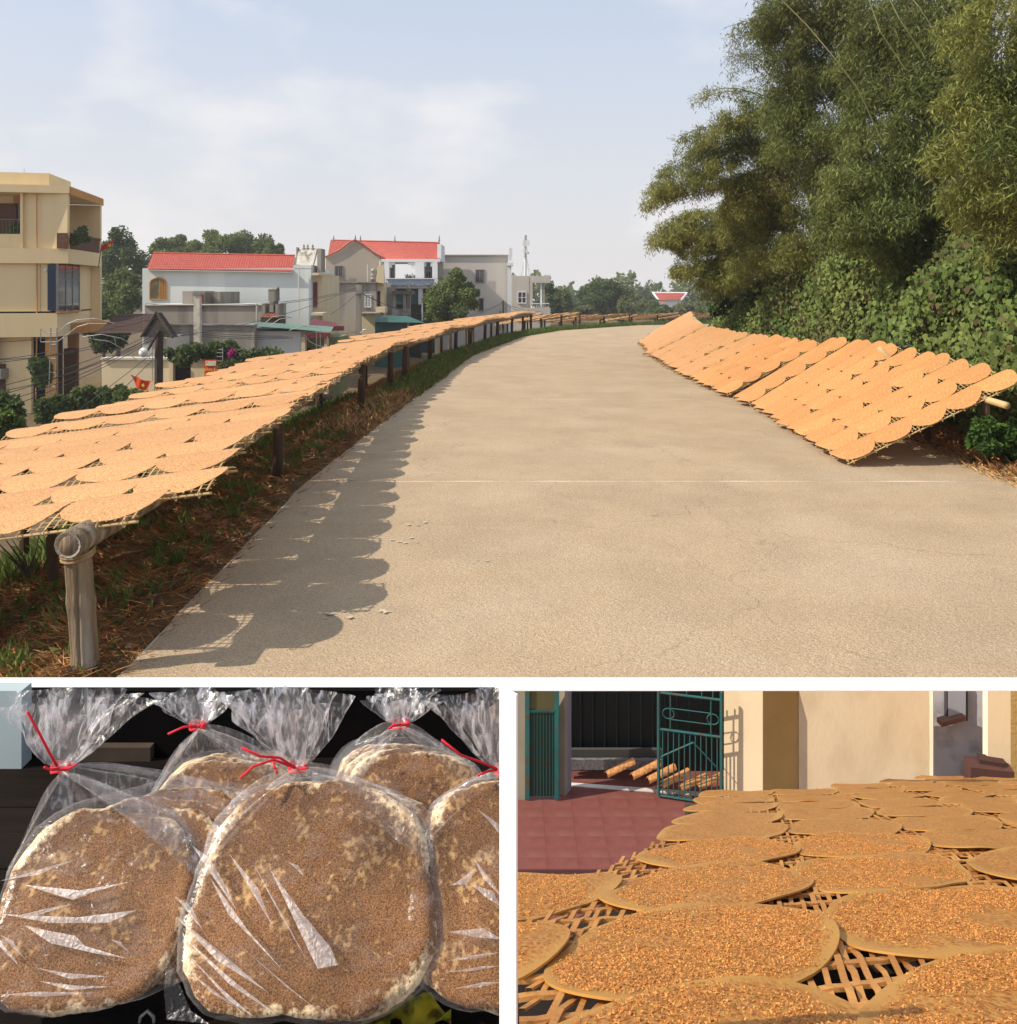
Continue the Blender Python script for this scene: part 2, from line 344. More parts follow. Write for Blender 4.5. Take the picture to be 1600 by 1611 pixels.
# loose stones and leaf litter along the verge
m_stone = M('verge_stone', (.36, .30, .23), (.22, .18, .14), 8, .9)
sm = MB(); r3 = random.Random(9)
for _ in range(420):
    d = 1.5 + 9 * r3.random() ** 1.6; x = lerp(d, XL) - r3.uniform(-.05, .7) ; z = float(ground_z(np.array([x]), np.array([d]))[0]); r = r3.uniform(.004, .014) * U
    sm.ball((x * U, d * U, z * U + r * .3), r * r3.uniform(.7, 1.4), r * r3.uniform(.7, 1.3), r * .6, 6, 4)
tag(sm.build('stone', m_stone), kind='stuff')
X, D = strip(2600, 1.5, 8, .0, .9, 1.5); blades('fallen_leaf_litter', X, D, .03, .008, (1.2, 1.65), M('litter_leaf', (.30, .20, .08), (.17, .09, .035), 3, .8, island=.5))
X, D = strip(1500, 1.5, 9, .05, 1.0, 1.4); blades('verge_weed', X, D, .045, .009, (.4, 1.3), m_grass)
# ------------------------------------------------------------------ houses
def WM(name, c, c2=None, dirt=None, **k):
    return M(name, c, c2 or tuple(x * .86 for x in c), k.pop('scale', .35), .9, k.pop('bump', .25), 6, c3=dirt, s3=k.pop('s3', .5), stretch=(1.5, 1.5, .14), **k)
m_yel = WM('yellow_wall_paint', (.76, .60, .345), (.71, .56, .32), (.66, .51, .30))
m_och = WM('ochre_wall_paint', (.52, .26, .075), (.46, .22, .06))
m_brown = WM('brown_wall_paint', (.12, .05, .025))
m_pale = WM('pale_blue_wall', (.66, .70, .69), (.58, .625, .62), (.60, .68, .63), scale=.22, ramp=(.46, .54))
m_grey = WM('grey_render', (.37, .335, .29), (.28, .25, .215), (.12, .105, .09), scale=.5)
m_grey2 = WM('smooth_grey_render', (.54, .505, .455), (.49, .46, .415))
m_beige = WM('beige_render', (.40, .345, .275), (.36, .31, .25))
m_stain = WM('stained_concrete', (.33, .30, .255), (.18, .16, .13), (.07, .06, .05), scale=.9)
m_white = WM('white_paint', (.72, .73, .74), (.66, .67, .68))
m_blue = WM('pale_blue_trim', (.42, .52, .70))
m_cream = WM('cream_paint', (.66, .55, .36), (.6, .49, .31))
m_roof = M('red_roof_tile', (.47, .095, .062), (.36, .065, .045), 3.5, .6, .15, 20)
m_oldroof = M('old_brown_tile', (.10, .05, .035), (.06, .035, .028), 3, .9, .6, 20)
m_green = M('green_sheet', (.12, .22, .17), (.16, .27, .21), .8, .6, .0)
m_dkgreen = M('dark_green_sheet', (.025, .09, .08), (.03, .11, .095), .8, .5)
m_maroon = M('maroon_sheet', (.16, .02, .03), (.12, .018, .025), .8, .5)
m_glass = M('dark_window_glass', (.02, .026, .034), (.035, .042, .05), .6, .08, spec=.6)
m_dark = M('dark_interior', (.018, .014, .012), (.03, .022, .018), 1, .95)
m_frame = M('grey_window_frame', (.16, .15, .14), (.2, .19, .18), 2, .6)
m_blueglass = M('blue_window_glass', (.012, .022, .05), (.016, .03, .06), .6, .25, spec=.2)
m_wood = M('weathered_wood', (.07, .05, .035), (.035, .026, .02), 6, .9, .5, stretch=(1, 1, .15))
m_conc = M('pole_concrete', (.62, .57, .48), (.46, .42, .35), 4, .9, .4, 30)
m_steel = M('galvanised_steel', (.30, .30, .29), (.22, .22, .21), 6, .5, metal=.3)
m_wire = M('black_cable', (.02, .02, .02), (.03, .03, .03), 3, .6)
m_red = M('red_cloth', (.62, .035, .02), (.52, .025, .018), 3, .8, trans=.25)
m_orange = M('orange_cloth', (.72, .10, .02), (.6, .06, .015), 3, .8, trans=.25)
m_gold = M('yellow_print', (.80, .55, .04), (.75, .5, .04), 3, .8)
m_rust = M('rusty_metal', (.20, .09, .045), (.11, .055, .035), 6, .9, .3)

def bx(name, x0, x1, y0, y1, D0, D1, mat, parent):    # box whose front face shows at rows y0..y1, columns x0..x1, D0 away
    a = W(x0, y1, D0); b = W(x1, y0, D0)
    m = MB(); m.box(a.x, b.x, D0 * U, D1 * U, a.z, b.z); return m.build(name, mat, parent)
def win(x0, x1, y0, y1, D, parent, fr=None, pane=None, bars=1, hbars=0, t=.016, name='window'):
    """Frame proud of the wall, sash bars, and a pane set back behind the frame."""
    a = W(x0, y1, D); b = W(x1, y0, D); w = t * U * D / 18
    y = D * U; f = MB()
    f.box(a.x - w, a.x, y - w, y + .002, a.z - w, b.z + w); f.box(b.x, b.x + w, y - w, y + .002, a.z - w, b.z + w)
    f.box(a.x, b.x, y - w, y + .002, b.z, b.z + w); f.box(a.x - w, b.x + w, y - 1.8 * w, y + .003, a.z - 1.4 * w, a.z)
    for i in range(bars):
        c = a.x + (b.x - a.x) * (i + 1) / (bars + 1); f.box(c - w / 2, c + w / 2, y - w * .7, y + .002, a.z, b.z)
    for i in range(hbars):
        c = a.z + (b.z - a.z) * (i + 1) / (hbars + 1); f.box(a.x, b.x, y - w * .6, y + .001, c - w / 3, c + w / 3)
    fo = f.build(name, fr or m_frame, parent)
    p = MB(); p.box(a.x, b.x, y - w * .25, y + .01, a.z, b.z); p.build('pane', pane or m_glass, fo); return fo
def tile_roof(name, e0, e1, r0, r1, n, rows, mat, parent, amp=.012):
    """Pan-tile slope from eave e0-e1 up to ridge r0-r1: ribs down the slope and a step at each course."""
    e0, e1, r0, r1 = map(Vector, (e0, e1, r0, r1)); nm = (e1 - e0).cross(r0 - e0).normalized()
    if nm.z < 0: nm = -nm
    m = MB(); a = amp * U
    for j in range(rows):
        v0, v1 = j / rows, (j + 1.12) / rows
        def fn(u, v, v0=v0, v1=v1):
            w = v0 + (v1 - v0) * v; p = e0.lerp(e1, u).lerp(r0.lerp(r1, u), min(w, 1.0))
            return p + nm * (a * (.5 + .5 * math.cos(2 * math.pi * u * n)) + a * .8 * (1 - v))
        m.grid(n * 4, 1, fn)
    return m.build(name, mat, parent, smooth=False)

# --- tall yellow house at the left edge
D0 = 18.0; B = Vector((-9.745, 18.0)); Cc = Vector((-10.25, 20.5)); e = (Cc - B); Lf = e.length; e /= Lf; bi = Vector((-e.y, e.x))   # e: along the side facade, bi: into the house (left)
if bi.x > 0: bi = -bi
yh = thing('yellow_house', (-12.5 * U, 19 * U, LOW * U), 'tall flat-roofed yellow house with a loggia and glazed corner bay, at the left edge', 'house')
def yb(name, a0, a1, b0, b1, z0, z1, mat, parent=yh):
    ft = [B + e * a + bi * b for a, b in ((a0, b0), (a1, b0), (a1, b1), (a0, b1))]
    if (ft[1] - ft[0]).cross(ft[2] - ft[1]) < 0: ft = ft[::-1]
    m = MB(); m.prism([(p.x * U, p.y * U) for p in ft], z0 * U, z1 * U); return m.build(name, mat, parent)
# storey three with the open loggia
yb('wall', .9, Lf, .95, 5, 1.9, 3.12, m_yel)
yb('inner_wall', .10, .896, .95, 1.0, 1.9, 3.118, m_yel)
yb('end_wall', Lf - .12, Lf, 0, .948, 1.9, 3.10, m_yel)
yb('front_pier', .0, .09, .0, .10, 1.9, 2.2, m_och)
yb('roof_slab', -.02, Lf + .02, -.02, 5, 3.12, 3.29, m_yel)
yb('roof_edge', .06, Lf + .0, -.045, -.022, 3.10, 3.27, m_och)
yb('floor_slab', 0, Lf, 0, 5, 1.57, 1.898, m_yel)
yb('parapet', .12, Lf - .14, .02, .08, 1.9, 2.22, m_brown)
yb('parapet_rail', .1, Lf - .13, -.02, .10, 2.222, 2.26, m_rust)
yb('parapet', -.06, -.004, .0, .21, 1.9, 2.24, m_rust)
yb('roof_parapet', .5, 2, .55, 5, 3.293, 3.62, m_yel)
# front window recess at the far left of storey three: a wall built round the opening
xw = [(-14.6, -10.76)]
def yf(name, x0, x1, z0, z1, d0, d1, mat, parent=yh):
    m = MB(); m.box(x0 * U, x1 * U, d0 * U, d1 * U, z0 * U, z1 * U); return m.build(name, mat, parent)
zt, zb = 1 + (455 - 302) * 18 / F, 1 + (455 - 368) * 18 / F
yf('front_wall', -10.76, -9.76, 1.57, 3.118, 18.0, 18.09, m_yel)
yf('front_wall', -14.6, -10.76, 1.57, zb, 18.0, 18.09, m_yel); yf('front_wall', -14.6, -10.76, zt, 3.118, 18.0, 18.09, m_yel)
yf('window_hood', -11.6, -10.62, zt + .005, zt + .045, 17.9, 17.997, m_och)
yf('recess_wall', -14.6, -10.70, zb, zt, 18.6, 18.65, m_och)
dr_ = yf('window', -11.15, -10.95, zb, zt - .25, 18.5, 18.596, m_frame); yf('pane', -11.12, -10.98, zb + .03, zt - .28, 18.48, 18.498, m_glass, dr_)
yf('shutter', -11.6, -11.2, zb, zt - .2, 18.5, 18.596, m_brown); yf('shutter', -10.93, -10.72, zb, zt - .3, 18.5, 18.596, m_brown)
# storey two with the glazed corner
zg0, zg1 = .51, 1.57
yb('wall', 1.5, Lf, .22, 5, zg0, zg1 - .002, m_yel); yb('wall', .09, 1.496, .6, 5, zg0, zg1 - .002, m_yel)
yf('front_wall', -14.6, -10.16, zg0, zg1 - .002, 18.0, 18.09, m_yel)
yb('end_wall', Lf - .1, Lf, 0, .216, -.05, zg1 - .002, m_yel)
bay = yb('corner_window', .0, .05, .20, .245, zg0, zg1 - .003, m_frame)
yb('pane', .012, .04, .25, .42, zg0 + .02, zg1 - .02, m_blueglass, bay)
for k, (a0, a1) in enumerate(((.06, .5), (.53, .97), (1.0, 1.46))):
    yb('pane', a0, a1, .205, .235, zg0 + .03, zg1 - .03, m_glass, bay)
for a in (.495, .965, 1.46): yb('mullion', a, a + .035, .196, .246, zg0, zg1 - .003, m_frame, bay)
yb('transom', .05, 1.46, .198, .244, 1.2, 1.23, m_frame, bay)
yb('sill', -.03, 1.5, .16, .25, zg0 - .04, zg0 - .002, m_och)
# below: wall band, orange slab, open ground floor
yb('wall', .0, Lf, .22, 5, -.05, zg0 - .041, m_yel)
yb('orange_slab', .9, Lf + .35, -.22, .217, -.02, .21, m_och)
yb('orange_column', .12, .32, .3, .5, LOW, -.052, m_och); yb('orange_column', 1.6, 1.8, .3, .5, LOW, -.052, m_och)
yb('back_wall', .1, Lf, 1.5, 5, LOW, -.052, m_brown); yf('front_wall', -14.6, -10.56, LOW, -.052, 18.0, 18.09, m_yel)
yb('ground_floor_wall', 1.9, Lf, .9, 1.49, LOW, -.052, m_dark)
yf('door', -10.5, -10.2, LOW, -.4, 19.2, 19.3, m_brown)
# fittings
ac = MB(); a = W(2, 588, 17.95); ac.box(a.x - .35, a.x + .35, 17.72 * U, 17.99 * U, a.z - .25, a.z + .3); ac = ac.build('air_conditioner', m_steel, yh)
m = MB(); m.lathe((a.x, 17.71 * U, a.z), [(.02, 0), (.2, .0)], 12); 
for px, py in ((23, 452), (72, 425)):
    m = MB(); c = W(px, py, 17.97); m.ball(c, .09, .05, .09, 8, 5); m.build('wall_lamp', m_white, yh)
m = MB(); m.tube(W(38, 265, 19), W(38, 292, 19), .012); m.build('antenna', m_steel, yh)
yf('door', -11.35, -11.12, LOW, -.65, 17.93, 17.997, m_brown)

# --- pale blue house with the long red roof
ph = thing('pale_blue_house', (-9 * U, 27 * U, LOW * U), 'pale blue house with a long red tiled roof and arched window', 'house')
def fz(y, D): return 1 + (Y0 - y) / F * D
D = 26.0
a = W(224, 421, D); b = W(489, 421, D)
m = MB(); m.prism([(a.x, D * U), (b.x, D * U), (b.x + .1 * U, 29 * U), (a.x, 29 * U)], LOW * U, fz(422, D) * U); m.build('wall', m_pale, ph)
bx('upstand', 462, 489.6, 417, 422, 25.99, 27, m_pale, ph)
m = MB(); q0, q1 = W(231, 423.5, 25.85), W(460, 427, 25.85); r0, r1 = W(241, 399, 27.4), W(464, 403, 27.4)
tile_roof('roof', q0, q1, r0, r1, 58, 7, m_roof, ph)
m = MB(); m.hexa([q0 - Vector((0, 0, .1)), q1 - Vector((0, 0, .1)), Vector((q1.x, 29 * U, q1.z - .1)), Vector((q0.x, 29 * U, q0.z - .1)), q0 - Vector((0, 0, .04)), q1 - Vector((0, 0, .04)), r1 - Vector((0, 0, .05)), r0 - Vector((0, 0, .05))]); m.build('gable', m_grey2, ph)
m = MB(); m.path([r0 + Vector((0, 0, .06)), r1 + Vector((0, 0, .06))], .09, 6); m.build('ridge_cap', m_roof, ph)
# arched window
x0, x1, y1, ya = 236, 262, 471, 446
wn_ = MB(); pa = W(x0, y1, D); pb = W(x1, ya, D); cx = (pa.x + pb.x) / 2; rx = (pb.x - pa.x) / 2; rz = 9 / F * D * U; N = 10
arc = [(pa.x, pa.z)] + [(cx - rx * math.cos(math.pi * i / N), pb.z + rz * math.sin(math.pi * i / N)) for i in range(N + 1)] + [(pb.x, pa.z)]
wn_.path([(x, D * U - .03, z) for x, z in arc] + [(pa.x, D * U - .03, pa.z)], .06, 5); aw = wn_.build('arched_window', m_och, ph)
pm = MB(); pm.add([(x, D * U - .012, z) for x, z in arc], [tuple(range(len(arc)))[::-1]]); pm.build('pane', M('dim_green_pane', (.10, .11, .05), (.3, .2, .09), 1.2, .5), aw)
lt = MB()
for i in range(1, 13):
    z = pa.z + (pb.z - pa.z) * i / 11; lt.box(cx + .1, pb.x, D * U - .05, D * U - .02, z - .02, z + .02)
for i in range(1, 4): x = cx + (pb.x - cx) * i / 4; lt.box(x - .025, x + .025, D * U - .06, D * U - .02, pa.z, pb.z + rz * .8)
lt.build('shutter', m_och, aw)
lt = MB()
for i in range(1, 11): z = pa.z + (pb.z - pa.z) * i / 11; lt.box(pa.x, cx - .15, D * U - .05, D * U - .02, z - .012, z + .012)
lt.build('grille', m_frame, aw)
# side facade, maroon doors, balcony
m = MB(); m.box(b.x + .01, b.x + .30 * U, 26.3 * U, 28.9 * U, LOW * U, fz(432, 26.3) * U); m.build('side_wall', m_cream, ph)
for y0, y1 in ((444, 484),): bx('door', 490.5, 499, y0, y1, 26.25, 26.29, m_maroon, ph)
bx('balcony', 489.6, 508, 492, 496, 25.4, 26.24, m_cream, ph)
rl = MB()
for i in range(9): p = W(490.5 + i * 2.1, 491, 25.42); rl.tube(p, p + Vector((0, 0, .42)), .012, n=4)
p0, p1 = W(490, 483, 25.42), W(508, 483, 25.42); rl.tube(p0, p1, .018, n=4); rl.build('balcony_railing', m_frame, ph)
bx('cornice', 489.8, 501, 429, 433, 25.7, 28, m_cream, ph)
# mossy white ornamental parapet on its corner
orn = MB(); p = [W(470, 390, 26.6), W(499, 391, 26.6), W(492, 419, 26.2), W(466, 416, 26.2)]
orn.hexa([q + Vector((0, .4, 0)) for q in (p[3], p[2], p[1], p[0])] + [p[3], p[2], p[1], p[0]])
m_moss = M('mossy_white_plaster', (.62, .59, .52), (.5, .47, .4), 2, .95, .5, c3=(.05, .045, .035), s3=2.2)
orn.build('ornate_parapet', m_moss, ph)
bx('parapet_post', 499, 505, 391, 428, 26.3, 26.9, m_stain, ph); bx('parapet_post', 466, 468, 389, 417, 26.5, 26.8, m_stain, ph)
sv = MB(); 
for px in (478, 484, 492): sv.lathe(W(px, 391, 26.6), [(.12, -.1), (.16, 0), (.06, .1), (.1, .2), (.02, .38)], 6)
sv.build('finial', m_stain, ph)

# --- grey wall and low outbuilding in front of it
gw = thing('grey_outbuilding', (-7.3 * U, 23 * U, LOW * U), 'low flat grey concrete outbuilding before the pale blue house', 'outbuilding')
bx('wall', 228, 412, 481, 640, 23.0, 25.5, m_grey, gw)
bx('roof_hut', 287, 322, 458, 482, 23.6, 24.4, m_grey, gw); bx('roof_hut', 322.3, 346, 459, 482, 23.85, 25.6, m_stain, gw)
bx('hut_door', 311, 320, 464, 480, 23.57, 23.597, m_maroon, gw)
bx('coping', 227, 413, 479, 481, 22.95, 25.5, m_grey2, gw)
pv = MB(); pv.lathe(W(404, 508, 22.6), [(.06, 0), (.06, 1.4)], 6); pv.build('vent_pipe', m_grey2, gw)
# ornamental shrine gable by its right end
sh = thing('shrine_gable', W(428, 510, 22.5), 'small dark stepped shrine gable with an ornament, right of the grey outbuilding', 'shrine')
for n_, x0, x1, y0, y1, mt in (('finial', 422, 432, 455, 474, m_stain), ('post', 424, 430, 474, 491, m_stain), ('pier', 412, 417, 478, 500, m_stain), ('pier', 433, 438, 478, 500, m_stain), ('base', 410, 441, 499, 512, m_oldroof)):
    bx(n_, x0, x1, y0, y1, 22.5, 22.5 + .5, mt, sh)
m = MB(); m.prism([(W(421, 0, 22.5).x, 22.49 * U), (W(433, 0, 22.5).x, 22.49 * U), (W(433, 0, 22.5).x, 22.9 * U), (W(421, 0, 22.5).x, 22.9 * U)], fz(456, 22.5) * U, [fz(456, 22.5) * U, fz(456, 22.5) * U, fz(451, 22.5) * U, fz(451, 22.5) * U]); m.build('cap', m_stain, sh)
tile_roof('small_roof', W(414, 500, 22.2), W(438, 500, 22.2), W(418, 492, 22.6), W(434, 492, 22.6), 8, 3, M('orange_tile', (.36, .11, .05), (.15, .06, .035), 3, .9), sh)

# --- green and white lean-to
lt_ = thing('green_roofed_shed', W(455, 560, 19.5), 'low white shed under a pale green corrugated roof, behind the left racks', 'shed')
tile_roof('roof', W(372, 511, 19.0), W(520, 523, 19.0), W(395, 506, 21), W(525, 514, 21), 60, 1, m_green, lt_, .006)
bx('wall', 352, 473, 521, 620, 19.3, 20.8, m_white, lt_); bx('wall', 473.2, 535, 530, 620, 19.8, 20.8, M('olive_wall', (.2, .22, .1)), lt_)
bx('post', 474, 480, 530, 620, 19.1, 19.25, m_cream, lt_); bx('post', 510, 515, 531, 620, 19.1, 19.25, m_cream, lt_)
bx('roof_trim', 480, 518, 524, 532, 18.9, 19.0, m_maroon, lt_); bx('door', 481, 489, 547, 556, 19.76, 19.797, m_dark, lt_)
aw_ = thing('maroon_awning', W(505, 512, 22), 'maroon sheet awning beside the pale blue house', 'awning')
tile_roof('sheet', W(488, 517, 21.6), W(541, 519, 21.6), W(489, 501, 23), W(527, 508, 23), 16, 1, m_maroon, aw_, .006); bx('fascia', 488, 541, 513, 520, 21.62, 21.66, m_maroon, aw_)

# --- stained concrete house
ch = thing('stained_concrete_house', W(530, 620, 31), 'stained bare concrete house with a shuttered window, below the beige gable', 'house')
bx('wall', 502, 592, 445, 620, 31, 33.5, m_grey, ch); bx('coping', 501, 593, 443.5, 445, 30.9, 33.5, m_stain, ch)
win(575, 583, 464, 482, 31, ch, m_white, m_frame, 1, 6)
bx('wall', 566, 592, 494, 620, 29.8, 30.9, m_cream, ch); bx('ledge', 565, 594, 492, 494, 29.6, 30.9, m_grey, ch)
bx('side_wall', 593, 604, 445, 620, 31.2, 33, m_cream, ch); bx('side_window', 594, 598, 458, 484, 31.16, 31.195, m_dark, ch)
m = MB(); m.hexa([W(591, 444, 30.9), W(604, 446, 30.9), W(606, 447, 32), W(593, 445, 32), W(594, 418, 30.9), W(604, 417, 30.9), W(604.5, 420, 32), W(596, 420, 32)]); m.build('gable_block', m_cream, ch)
bx('balcony', 591, 606, 483, 492, 30.6, 31.19, m_cream, ch)
tk = thing('water_tank', W(587, 443, 30.8), 'shiny steel water tank on the stained concrete house', 'tank')
m = MB(); p = W(588, 443, 31.3); m.lathe(p, [(.33, .0), (.33, .25), (.35, .27), (.33, .3), (.33, .6), (.35, .62), (.33, .65), (.33, 1.0), (.35, 1.02), (.3, 1.2), (.08, 1.38)], 14); m.build('drum', m_steel, tk, True)
m = MB(); m.lathe(p + Vector((0, 0, -.12)), [(.36, 0), (.36, .1)], 10); m.build('stand', m_frame, tk)
m = MB(); m.tube(W(578, 443, 31), W(578, 416, 31), .03); m.build('pole', m_white, tk)

# --- beige gabled house with the white veranda
bh = thing('beige_gabled_house', W(600, 600, 35), 'two-storey beige gabled house with red roof and white arched veranda', 'house')
D = 34.0
g = [W(512.5, 446, D), W(604, 446, D), W(604, 405.5, D), W(557, 378, D), W(512.5, 403, D)]
m = MB(); n = len(g); m.add(g + [p + Vector((0, 3 * U, 0)) for p in g], [tuple(range(n)), tuple(range(n, 2 * n))[::-1]] + [(i, n + i, n + (i + 1) % n, (i + 1) % n) for i in range(n)]); m.build('gable_wall', m_beige, bh)
rk = MB(); rk.path([W(511, 404.5, D - .06), W(534, 393.5, D - .06), W(550, 381, D - .06), W(558.5, 377, D - .06), W(572, 385, D - .06), W(588, 397.5, D - .06), W(606, 407, D - .06)], .11, 6); rk.build('verge_tiles', m_roof, bh)
win(527.5, 538.5, 419, 435, D, bh, m_frame, m_glass, 1)
tile_roof('roof', W(600, 408, 34.2), W(691, 410, 34.2), W(521, 378.5, 36.6), W(692, 383, 36.6), 52, 8, m_roof, bh)
tile_roof('roof', W(516, 402, 34.5), W(560, 402, 34.5), W(520, 379, 36.5), W(560, 379.5, 36.5), 16, 8, m_roof, bh)
m = MB(); m.path([W(521, 378, 36.6), W(692, 382, 36.6)], .11, 6); m.build('ridge_cap', m_roof, bh)
for px in (525, 559, 567, 621, 691):
    m = MB(); m.lathe(W(px, 380, 35.5 if px != 559 else 34), [(.1, 0), (.14, .12), (.05, .22), (.09, .32), (.01, .75)], 6); m.build('finial', m_stain, bh)
bx('eave_beam', 600, 692, 407.5, 412, 33.9, 34.4, m_white, bh)
bx('verge_wall', 688, 694, 384, 411, 34.5, 36.5, m_white, bh)
# veranda: floor, parapet, piers with stepped brackets, open to the sky behind
bx('veranda_floor', 604, 684, 449, 453.5, 33.6, 36.6, m_white, bh)
for x0, x1 in ((604.2, 612), (653, 667), (680, 688)): bx('pier', x0, x1, 412.2, 449, 33.9, 34.25, m_white, bh)
for x0, x1, y1 in ((612, 616, 421), (616, 621, 416.5), (647, 653, 421), (642, 647, 416.5), (667, 670, 419), (677, 680, 419)): bx('bracket', x0, x1, 412.2, y1, 33.95, 34.2, m_white, bh)
bx('veranda_ceiling', 604, 690, 411, 413.2, 34.42, 36.4, m_white, bh)
bx('side_pier', 604.5, 620, 412.5, 449, 36.1, 36.5, m_grey2, bh); bx('rear_wall', 662, 690, 413.4, 449, 36.2, 36.5, m_white, bh)
win(671, 677, 428, 447, 36.15, bh, m_white, m_glass, 1)
pp = bx('parapet', 607, 683, 439, 448.8, 33.45, 33.59, m_blue, bh)
for pts in ([(610, 441), (616, 441), (616, 447.5), (610, 447.5), (610, 441)], [(622, 444), (631, 441), (640, 444), (631, 447.5), (622, 444)], [(645, 441), (654, 441), (654, 447.5), (645, 447.5), (645, 441)], [(664, 441), (676, 441), (676, 447.5), (664, 447.5), (664, 441)]):
    m = MB(); m.path([W(x, y, 33.43) for x, y in pts], .035, 4); m.build('moulding', m_white, pp)
bx('parapet_cap', 606, 684, 437.6, 439, 33.35, 33.7, m_white, bh)
bx('lower_wall', 606, 690, 454, 620, 35.5, 36.5, m_dkgreen, bh)
m = MB()
bx('corrugated_gate', 622, 662, 454.5, 480, 33.9, 34.0, m_dkgreen, bh); bx('pillar', 658, 664, 454, 505, 33.7, 34.1, m_white, bh)
bx('side_wall', 684, 691, 412, 620, 34.5, 36.6, m_stain, bh)
# ruinous blackened porch in front
rp_ = thing('blackened_porch', W(630, 520, 32), 'old blackened porch with broken cornice, under the white veranda', 'porch')
bx('wall', 604.5, 618, 452, 600, 32.0, 33, m_stain, rp_); bx('cornice', 616, 647, 458, 463, 31.7, 33, M('rust_brown_render', (.2, .12, .07), (.1, .07, .05), 2), rp_)
bx('column', 640, 645, 446, 500, 31.9, 32.2, m_stain, rp_); bx('column', 634, 639, 464, 500, 31.9, 32.1, m_grey, rp_); bx('column', 618.5, 622, 463, 500, 31.9, 32.1, m_grey, rp_)
bx('parapet', 616, 645, 486, 496, 31.6, 31.9, m_grey, rp_); bx('rear_wall', 618, 662, 479, 600, 32.9, 33.2, m_dark, rp_)
m = MB(); m.lathe(W(645, 456, 31.6), [(.1, 0), (.12, .2), (.05, .3), (.1, .4), (.02, .75)], 6); m.build('finial', m_stain, rp_)
gs = thing('dark_green_shed', W(620, 530, 29), 'dark green corrugated shed roof and wall, behind the left racks', 'shed')
tile_roof('roof', W(590, 507, 28.4), W(668, 508, 28.4), W(594, 496, 30), W(640, 497, 30), 40, 1, m_dkgreen, gs, .006)
bx('wall', 590, 640, 505, 600, 28.8, 29.6, m_dkgreen, gs)

# --- plain grey house block with dark windows and white corner pillar
gb = thing('plain_grey_house', W(750, 600, 37), 'plain grey rendered house block with two dark windows', 'house')
bx('wall', 690, 799, 402, 620, 37, 40, m_grey2, gb); bx('roof_edge', 690, 800, 400.5, 402, 36.9, 40, m_beige, gb); bx('roof_upstand', 785, 802, 400.6, 404, 37.5, 38.5, m_grey2, gb)
win(749, 761, 425, 443, 37, gb, m_frame, m_glass, 1); win(754, 760, 470, 488, 37, gb, m_frame, m_glass, 0)
pl = thing('white_pillar', W(801, 520, 36.8), 'tall white corner pillar with a square capital, beside the plain grey house', 'pillar')
for n_, x0, x1, y0, y1 in (('shaft', 798.2, 804.4, 418, 600), ('capital', 797, 807.5, 413, 418), ('neck', 799, 805, 402, 413), ('cap', 801, 806, 390, 402)):
    bx(n_, x0, x1, y0, y1, 36.2 if n_ != 'capital' else 36.1, 36.9, m_white, pl)
g2 = thing('grey_house_with_porch', W(840, 560, 42), 'lower grey house with open porch, right of the white pillar', 'house')
bx('wall', 805, 838, 434, 600, 42, 45, m_grey2, g2); bx('roof_beam', 837.5, 866, 434, 445, 41.9, 44, m_grey2, g2); bx('roof_upstand', 855, 866, 432.5, 434, 42, 44, m_grey2, g2)
win(815.5, 827, 460, 476, 42, g2, m_white, m_glass, 1, 1)
bx('column', 850, 853, 445, 483, 42, 42.3, m_white, g2); bx('column', 854.5, 857, 445, 483, 42, 42.3, m_grey, g2)
bl = MB()
for i in range(8):
    p = W(836.5 + i * 3.7, 485, 41.8); bl.lathe(p, [(.05, 0), (.11, .12), (.05, .26), (.07, .34)], 6)
a, b = W(835, 478, 41.8), W(864, 478, 41.8); bl.box(a.x, b.x, 41.7 * U, 41.9 * U, a.z - .03, a.z + .09); bl.build('balustrade', m_white, g2)
bx('porch_floor', 834, 866, 485, 600, 41.6, 44, m_grey2, g2)

# --- temple roof far off between the trees
tr_ = thing('temple_hall', W(1055, 490, 88), 'distant hall with a red hipped roof, beyond the end of the road', 'temple')
e0, e1, r0, r1 = W(1030, 473, 88), W(1078, 473, 88), W(1028, 461, 90), W(1078, 461.5, 90)
tile_roof('roof', W(1036, 472, 88), W(1072, 472, 88), W(1029, 461, 90), W(1080, 461.5, 90), 26, 4, m_roof, tr_, .03)
for p, q in ((W(1036, 472, 87.9), W(1027, 460, 89.9)), (W(1072, 472, 87.9), W(1081, 461, 89.9)), (W(1027, 460.5, 90), W(1081, 461, 90))):
    m = MB(); m.path([p, q], .28, 5); m.build('ridge', m_white, tr_)
bx('wall', 1038, 1071, 472, 500, 88.3, 90, m_white, tr_)
tr2 = thing('small_red_roof', W(1043, 486, 70), 'small red gate roof below the distant temple hall', 'gate')
tile_roof('roof', W(1034, 478, 70), W(1047, 478, 70), W(1036, 476, 70.6), W(1045, 476, 70.6), 8, 1, m_roof, tr2, .03); bx('post', 1036, 1038.5, 478, 500, 70.1, 70.3, m_white, tr2); bx('post', 1043, 1045, 478, 500, 70.1, 70.3, m_white, tr2)
